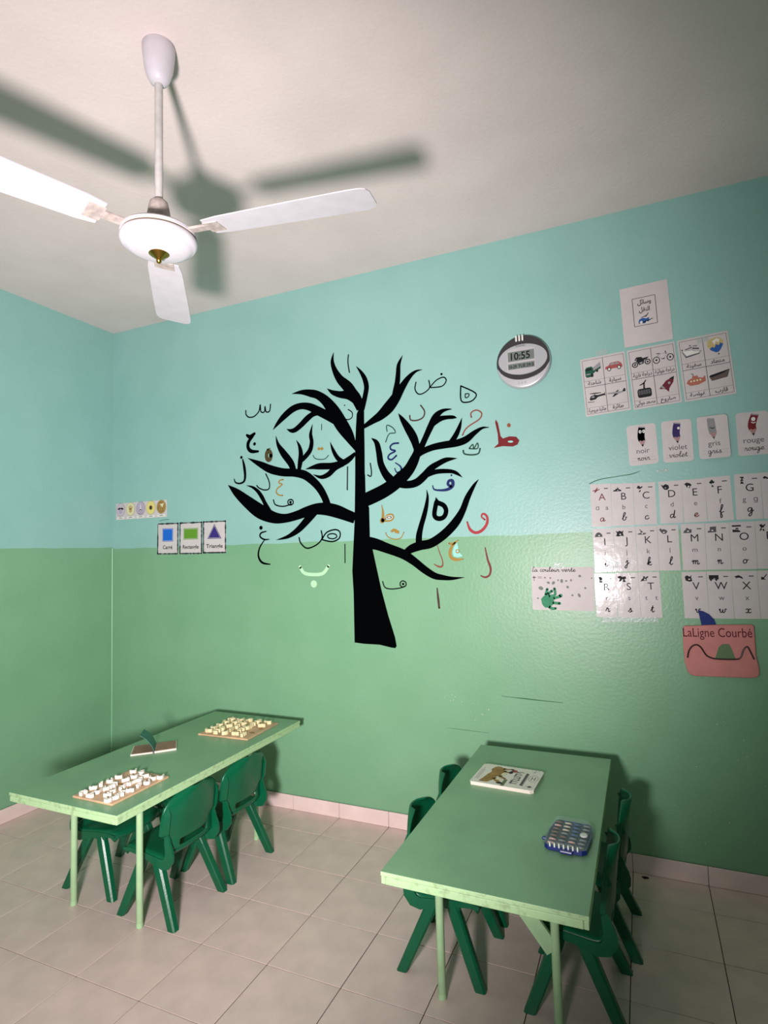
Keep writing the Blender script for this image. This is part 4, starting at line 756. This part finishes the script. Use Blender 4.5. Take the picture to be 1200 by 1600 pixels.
ink(p, 'hand_print', 'handgreen', dr, y, 1, 'green child hand print')
# pink pouch
x, z, W_, H_, a = CARDS['pouch']
po = empty('foam_pouch', (x, 0, z)); po.rotation_euler = (0, -a*.4, 0)
tag(po, 'pink foam pouch on the wall with a curved cord, marked La Ligne Courbé', 'pouch')
V = lambda cx, cy: (-W_/2+(cx-225)/850*W_-.020*(cy-335)/610, H_/2-(cy-335)/610*H_)
ol = [V(*q) for q in ((205, 365), (230, 350), (600, 335), (1020, 330), (1050, 345), (1062, 500), (1076, 690), (1108, 810), (1118, 870), (1112, 915), (1085, 942), (1040, 950), (700, 952), (370, 950), (315, 940), (280, 905), (240, 800), (215, 600))]
fo = MB().prism(ol, -.002, -.016).build('foam_front', 'pink', po)
bv = fo.modifiers.new('soft', 'BEVEL'); bv.width = .005; bv.segments = 3
ink(po, 'handwritten_title', 'pen', lambda mb, yy: mb.add_text('LaLigne Courbé', *V(622, 478), .056, yy, width=.262), -.0166, .5)
C3 = [(270, 730), (285, 650), (320, 595), (375, 573), (430, 605), (490, 690), (540, 720), (600, 735), (720, 738), (840, 735), (895, 715), (930, 620), (970, 585), (1000, 630), (1050, 730)]
MB().tube([(q[0], -.018, q[1]) for q in catmull([V(*c) for c in C3], 4)], .0032, 8).build('curved_cord', 'cord', po, True)
MB().prism([V(*q) for q in ((600, 730), (640, 600), (680, 562), (760, 558), (790, 610), (840, 732))], -.0155, -.0172).build('hill_cutout', 'hill', po)
b = MB().prism([(3.585, 1.110), (3.603, 1.110), (3.645, 1.116), (3.632, 1.140), (3.616, 1.157), (3.600, 1.168), (3.585, 1.205), (3.573, 1.190), (3.571, 1.180)][::-1] if False else [(3.592, 1.10), (3.650, 1.10), (3.641, 1.135), (3.622, 1.158), (3.602, 1.170), (3.580, 1.176), (3.584, 1.150)], -.004, -.006).build('blue_wedge', 'bluecard')
tag(b, 'dark blue plastic wedge sticking up behind the pink foam pouch', 'wedge')
# bits of clear tape
for (tx, tz, tw, th, tr, lab) in ((2.992, 1.378, .045, .030, .1, 'shiny clear tape bit above the start of the hand print title'), (3.245, 1.378, .048, .032, 0, 'shiny clear tape bit above the hand print sheet, near the alphabet cards'),
                             (3.30, 1.127, .24, .022, .02, 'long strip of clear shiny tape under the R, S and T cards'), (3.665, 2.385, .045, .025, .1, 'clear tape bit above the balloon card'),
                             (3.24, 2.395, .05, .022, .1, 'clear tape bit above the truck card'), (3.475, 1.806, .05, .012, .1, 'clear tape bit under the gap between the black and purple crayon cards')):
    t = MB().box(-tw/2, tw/2, -.0006, 0, -th/2, th/2).build('tape_piece', 'tape'); t.location = (tx, -.0026, tz); t.rotation_euler = (0, -tr, 0)
    tag(t, lab, 'tape', 'clear tape on the back wall')

# ------------------------------------------------------------------ digital wall clock
ck = empty('wall_clock', (2.8704, 0, 2.4018)); tag(ck, 'round silver and charcoal digital wall clock showing 10:55', 'clock')
R = .1355
mb = MB(); n = 48
prof = [(.9, 0), (.985, -.004), (1.0, -.014), (.985, -.026), (.95, -.033), (.90, -.035)]
mb.loft([[(R*r*math.cos(2*PI*k/n), yy, R*r*math.sin(2*PI*k/n)) for k in range(n)] for r, yy in prof]); mb.build('case', 'silver', ck, True)
arc = lambda r, a0, a1, m_=30: [(r*R*math.cos(math.radians(a0+(a1-a0)*k/m_)), r*R*math.sin(math.radians(a0+(a1-a0)*k/m_))) for k in range(m_+1)]
low = [(-.93*R+1.86*R*k/16, R*(-.12-.56*math.sqrt(max(0, 1-((k-8)/8)**2))**1.2)) for k in range(17)]
band = MB().prism(arc(.965, -8, 188)+low[1:-1], -.030, -.0385).build('dark_band', 'charcoal', ck); bv = band.modifiers.new('b', 'BEVEL'); bv.width = .0015; bv.segments = 2
tr = .10; ca, sa = math.cos(tr*.3), math.sin(tr*.3)
MB().prism([(.89*R*math.cos(2*PI*k/40), .07*R+.57*R*math.sin(2*PI*k/40)) for k in range(40)], -.038, -.0405).build('face_plate', 'face', ck)
MB().prism([(-.56*R, .42*R), (-.4*R, .49*R), (-.05*R, .54*R), (.3*R, .50*R), (.46*R, .44*R), (.48*R, -.36*R), (.2*R, -.45*R), (-.1*R, -.47*R), (-.4*R, -.43*R), (-.58*R, -.36*R)], -.0404, -.0415).build('screen_surround', 'silver', ck)
MB().prism([(-.53*R, .03*R), (.43*R, .03*R), (.43*R, .39*R), (-.53*R, .39*R)], -.0414, -.0421).build('time_screen', 'lcd', ck)
MB().prism([(-.53*R, -.27*R), (.43*R, -.27*R), (.43*R, -.06*R), (-.53*R, -.06*R)], -.0414, -.0421).build('date_screen', 'lcd', ck)
ink(ck, 'time_digits', 'lcd_ink', lambda mb, yy: mb.add_text('10:55', -.07*R, .08*R, .052, yy, bold=True, width=.70*R), -.0421)
def dr(mb, yy):
    mb.add_text('10-29', -.36*R, -.23*R, .022, yy, bold=True, width=.28*R); mb.add_text('TUE', -.03*R, -.23*R, .022, yy, bold=True, width=.26*R); mb.add_text('29.0', .27*R, -.23*R, .022, yy, bold=True, width=.26*R)
ink(ck, 'date_digits', 'lcd_ink', dr, -.0421)
ink(ck, 'printed_name', 'ink', lambda mb, yy: mb.add_text('KADIO', -.05*R, .555*R, .012, yy, width=.34*R), -.0405)
for k in range(3):
    xk = (-.20+.115*k)*R
    MB().prism(rounded(xk-.03*R, xk+.03*R, .76*R, .985*R, .003, 3), -.034, -.0425).build('top_bar', 'white', ck)
    MB().prism(rounded(xk-.028*R+.03*R, xk+.028*R+.03*R, -.84*R, -.76*R, .002, 2), -.034, -.0365).build('button', 'face', ck)

# ------------------------------------------------------------------ things on the tables
TZ = .55
def letter_mesh(c, s, h):
    vv, ff, wd = TX3[(arabic(c), True)]
    ys_ = [v[1] for v in vv]; hy = max(ys_)-min(ys_); k = s/max(wd, hy)
    me = bpy.data.meshes.new('puzzle_letter')
    me.from_pydata([((v[0]-wd/2)*k, (v[1]-(max(ys_)+min(ys_))/2)*k, (v[2]+.1)/.2*h) for v in vv], [], ff); me.validate(); return me
def board(outline, loc, rz, lab, hollows):
    o = MB().plate(outline, 0, .008).build('puzzle_board', 'wood'); o.location = loc; o.rotation_euler = (0, 0, rz)
    bv = o.modifiers.new('b', 'BEVEL'); bv.width = .0015; bv.segments = 2
    tag(o, lab, 'puzzle board', 'wooden letter puzzle boards')
    for x, y in hollows:
        MB().plate([(x+.016*math.cos(t*PI/5), y+.010*math.sin(t*PI/5)) for t in range(10)], .0078, .0085).build('letter_hollow', 'hole', o)
    return o
board([(-.104, -.142), (.109, -.143), (.109, .142), (-.107, .140)], (1.40, -1.166, TZ), 0, 'wooden puzzle board of loose white letters at the near end of the puzzle table', [(.02, .055), (.075, .03), (-.02, .005), (-.03, -.09)])
NEAR = [(1.249, -1.223), (1.244, -1.172), (1.244, -1.130), (1.247, -1.090), (1.249, -1.050), (1.300, -1.225), (1.294, -1.190), (1.302, -1.155), (1.301, -1.118), (1.303, -1.058), (1.309, -1.018), (1.257, -.972), (1.306, -.973), (1.352, -1.000), (1.362, -1.036), (1.360, -1.200), (1.405, -1.234), (1.412, -1.202), (1.351, -1.165), (1.404, -1.170), (1.361, -1.127), (1.412, -1.136), (1.356, -1.095), (1.358, -1.064), (1.405, -1.082), (1.415, -1.048), (1.400, -1.010), (1.425, -.982)]
ORD = ['first', 'second', 'third', 'fourth', 'fifth', 'sixth', 'seventh', 'eighth', 'ninth', 'tenth']
NEAR = [(1.327+(x-1.249)*.961, -1.286+(y+1.223)*.96) for x, y in NEAR]
rows = [sorted([q for q in NEAR if lo_ <= q[0] < hi_], key=lambda q: q[1]) for lo_, hi_ in ((1.2, 1.355), (1.355, 1.404), (1.404, 1.452), (1.452, 1.55))]
SIDE = ['outer', 'second', 'third', 'aisle side']
li = 0
for ri, rw in enumerate(rows):
    for ci, (x, y) in enumerate(rw):
        c = ARABIC_LETTERS[(li*5+3) % len(ARABIC_LETTERS)]; li += 1
        o = bpy.data.objects.new('puzzle_letter', letter_mesh(c, .031, .013)); COL.objects.link(o); o.data.materials.append(MT['piece'])
        o.location = (x, y, TZ+.0082); o.rotation_euler = (0, 0, random.uniform(-.35, .35)+.25)
        tag(o, 'white letter block, %s from the near end, %s row of the near board' % (ORD[ci], SIDE[ri]), 'letter block', 'white letters on the near puzzle board')
FX = [(-.150, -.142), (.153, -.142), (.153, .142), (-.150, .142)]
board(FX, (1.368, -.381, TZ), .04, 'wooden puzzle board with full rows of cream letters by the back wall', [(.125, .02), (.118, -.05)])
li = 0
for ri in range(5):
    for ci in range(5):
        if (ri, ci) in ((1, 4), (2, 4)): continue
        u, v = -.115+.056*ci+random.uniform(-.003, .003), -.108+.053*ri; x = 1.368+u-.04*v; y = -.381+v+.04*u
        c = ARABIC_LETTERS[(li*3+1) % len(ARABIC_LETTERS)]; li += 1
        o = bpy.data.objects.new('puzzle_letter', letter_mesh(c, .042, .017)); COL.objects.link(o); o.data.materials.append(MT['piece_cream'])
        o.location = (x, y, TZ+.0082); o.rotation_euler = (0, 0, random.uniform(-.2, .2))
        tag(o, 'cream letter block, %s of the %s row up the far puzzle board' % (ORD[ci], ORD[ri]), 'letter block', 'cream letters on the far puzzle board')
# open board book with a standing page
bk = empty('board_book', (1.213, -.815, TZ)); bk.scale = (.95, .95, 1); tag(bk, 'small brown board book lying open with a teal page standing up', 'book')
def slab(pts, z0, z1, name, m, par):
    q = [(x-1.13, y+.735) for x, y in pts]; return MB().plate(q, z0, z1).build(name, m, par)
LP = [(1.051, -.808), (1.128, -.737), (1.036, -.632), (.960, -.702)]; RP = [(1.134, -.735), (1.204, -.660), (1.112, -.562), (1.042, -.630)]
def inset(pts, d):
    cx = sum(p[0] for p in pts)/4; cy = sum(p[1] for p in pts)/4; return [(cx+(x-cx)*(1-d), cy+(y-cy)*(1-d)) for x, y in pts]
slab(LP, 0, .006, 'cover_board', 'pagewhite', bk); slab(inset(LP, .07), .0055, .0066, 'printed_page', 'brownpage', bk)
slab(RP, 0, .008, 'cover_board', 'pagewhite', bk); slab(inset(RP, .05), .0075, .0086, 'printed_page', 'brownpage', bk)
MB().tube([(1.131-1.13, -.7365+.735, .005), (1.038-1.13, -.631+.735, .005)], .006, 10).build('spine', 'charcoal', bk, True)
mb = MB(); B0, B1 = Vector((.001, -.001, .007)), Vector((-.092, .104, .007)); up = [Vector((0, 0, 0)), Vector((-.010, -.008, .030)), Vector((-.028, -.022, .058)), Vector((-.052, -.040, .080))]
rings = [[B0+u, B1+u*.9, B1+u*.9+Vector((.001, .001, .001)), B0+u+Vector((.001, .001, .001))] for u in up]
mb.loft(rings).build('standing_page', 'leaf', bk, True)
# picture book
pb = empty('picture_book', (2.831, -.563, TZ)); pb.rotation_euler = (0, 0, -.055); pb.scale = (.975, .975, 1); tag(pb, 'white picture book with printed lions and a scalloped edge lying on the table', 'book')
w2, h2 = .128, .106
ol = [(-w2, -h2+.004), (-w2+.004, -h2), (w2-.012, -h2), (w2, -h2+.012), (w2, h2-.012)]
for k in range(16): ol += [(w2-.008-k*.0148, h2-.004), (w2-.012-k*.0148, h2), (w2-.016-k*.0148, h2-.001)]
ol += [(-w2, h2-.012)]
MB().plate([(x*.985, y*.985) for x, y in ol], 0, .012).build('pages', 'pagewhite', pb)
MB().plate(ol, .012, .0135).build('cover', 'cover', pb)
def flat(name, m, draw, lab=None, n=1):
    mb = MB().use(m); draw(mb, 0)
    for v in mb.bm.verts: v.co = Vector((v.co.x, v.co.z, .0138-v.co.y))
    o = mb.build(name, None, pb, recalc=False)
    if lab: o['label'] = lab
    return o
def dr(mb, y):
    blob(mb, [(-.096, -.090), (-.062, -.088), (-.046, -.060), (-.044, -.030), (-.030, .0), (-.022, .040), (-.030, .072), (-.050, .086), (-.074, .074), (-.082, .050), (-.072, .020), (-.082, -.010), (-.088, -.050)], y)
    for (xa, za, xb, zb, wd) in ((-.046, -.040, -.010, -.078, .016), (-.03, -.01, -.004, -.030, .014), (-.026, .045, .000, .040, .014), (-.034, .07, -.002, .074, .012)): ribbon(mb, [(xa, za, wd*1.3), ((xa+xb)/2, (za+zb)/2-.004, wd), (xb, zb, wd*.8)], y-.0003)
    mb.use('sand'); oval(mb, -.056, .062, .020, .024, y-.0006); oval(mb, -.060, .006, .016, .022, y-.0006); mb.use('ink'); oval(mb, -.012, -.082, .014, .008, y-.0009); oval(mb, .004, .040, .008, .014, y-.0009); oval(mb, .002, .072, .008, .006, y-.0009)
    mb.use('cream'); oval(mb, -.026, -.046, .012, .010, y-.0009); oval(mb, -.018, .012, .010, .012, y-.0009)
flat('printed_lions', 'lion', dr, 'two brown printed lions')
def dr(mb, y):                                      # the title is too small to read: its pen strokes only
    for k, (dx, hk) in enumerate(((0, .012), (.001, .010), (0, -.008), (.002, -.010), (0, .009), (.001, .012))):
        z = -.064+.0185*k
        ribbon(mb, [(.052, z, .005), (.040, z+.001+dx, .006), (.027, z+.002, .005)], y)
        ribbon(mb, [(.027 if hk > 0 else .051, z-.004, .004), (.026 if hk > 0 else .052, z+abs(hk)*.5, .005), (.030 if hk > 0 else .048, z+abs(hk), .004)], y-.0003)
    ribbon(mb, [(.046, .044, .004), (.028, .052, .005), (.040, .062, .005), (.056, .056, .004)], y)
    for k in range(9):
        z = -.072+.0145*k
        ribbon(mb, [(.078, z, .004), (.066, z+.003, .005), (.076, z+.007, .004), (.067, z+.011, .005)], y)
flat('printed_title', 'ink_soft', dr)
flat('printed_badge', 'badge', lambda mb, y: oval(mb, .014, .060, .013, .014, y))
def dr(mb, y): ring(mb, .102, .012, .019, .034, .0015, y); line(mb, .096, -.008, .096, .030, .003, y); line(mb, .108, -.006, .108, .030, .003, y); line(mb, .096, .011, .108, .012, .003, y-.0003); line(mb, .100, -.082, .110, -.066, .006, y); line(mb, .110, -.082, .100, -.066, .004, y); line(mb, .090, -.074, .116, -.074, .003, y); line(mb, .09, .074, .098, .092, .003, y)
flat('printed_seal', 'ink_soft', dr)['kind'] = 'stuff'
flat('printed_label', 'coverolive', lambda mb, y: blob(mb, [(-.004, -.104), (.010, -.104), (.010, -.036), (-.004, -.036)], y))
flat('printed_text', 'rule', lambda mb, y: [line(mb, -.118+.006*k, -.070, -.118+.006*k, .04+.02*(k % 2), .0018, y) for k in range(3)]+[line(mb, .022+.008*k, -.070, .022+.008*k, -.020+.01*(k % 2), .0018, y) for k in range(2)])
# clear box of discs
bx = empty('bead_box', (3.112, -.962, TZ)); bx.rotation_euler = (0, 0, -.05); tag(bx, 'clear lidded box with a dark blue tray holding rows of small discs', 'box')
o8 = [(-.062, -.088), (-.050, -.100), (.050, -.100), (.062, -.088), (.066, .0), (.056, .074), (.046, .084), (-.046, .084), (-.056, .074), (-.066, .0)]
mb = MB(); ins = lambda k: [(x*k, y*k) for x, y in o8]
mb.loft([[(x, y, z) for x, y in ins(k)] for k, z in ((.96, 0), (1.0, .003), (1.0, .016), (.95, .016), (.95, .004), (.0 + .6, .003))]).build('tray', 'bluebase', bx, True)
mb = MB(); mb.loft([[(x, y, z) for x, y in ins(k)] for k, z in ((.985, .0165), (.985, .026), (.95, .030), (.94, .030))])
mb2 = mb.build('lid', 'clear', bx, True)
for k in range(1, 4): MB().box(-.058+.029*k-.0006, -.058+.029*k+.0006, -.088, .074, .004, .014).build('divider', 'bluebase', bx)
MB().box(-.014, .026, -.114, -.098, .004, .014, .004).build('clasp', 'bluebase', bx)
MB().box(-.078, -.062, -.050, -.036, .004, .012, .003).build('clasp', 'bluebase', bx)
for k in range(7): MB().box(-.045+.0135*k, -.041+.0135*k, -.1008, -.097, .013, .025).build('lid_rib', 'd_white', bx)
discm = {}
DC = [['pink', 'pink', 'brown', 'brown', 'brown', 'pink', 'brown'], ['grey', 'grey', 'brown', 'grey', 'beige', 'beige', 'beige'], ['grey', 'pink', 'grey', 'blue', 'blue', 'blue', 'blue'], ['grey', 'grey', 'grey', 'white', 'beige', 'grey', 'grey']]
COLN = ['inner', 'second', 'third', 'outer']
for ci in range(4):
    for ri in range(7):
        c = DC[ci][ri]; x = -.0435+.029*ci; y = -.080+.0242*ri
        if c not in discm:
            m_ = MB().lathe([(.004, 0), (.0105, 0), (.0115, .001), (.0115, .004), (.0105, .005), (.004, .005)], 18).build('disc', 'd_'+c, None, True); o = m_; discm[c] = m_
        else: o = discm[c].copy(); COL.objects.link(o)
        o.rotation_euler = (-.55 if c != 'white' else 0, 0, -.05); 
        px, py = x*math.cos(-.05)-y*math.sin(-.05), x*math.sin(-.05)+y*math.cos(-.05)
        o.location = (3.112+px, -.962+py, TZ+.0125 if c != 'white' else TZ+.0185)
        tag(o, 'small %s disc, %s from the clasp in the %s column of the clear box' % (c, ORD[ri], COLN[ci]), 'disc', 'discs in the clear box')
# a scrap on the floor
o = MB().plate([(3.292, -.040), (3.306, -.052), (3.322, -.038), (3.308, -.034)], .0003, .004).build('floor_scrap', 'dirt'); tag(o, 'small dark scrap on the floor by the back wall', 'scrap')
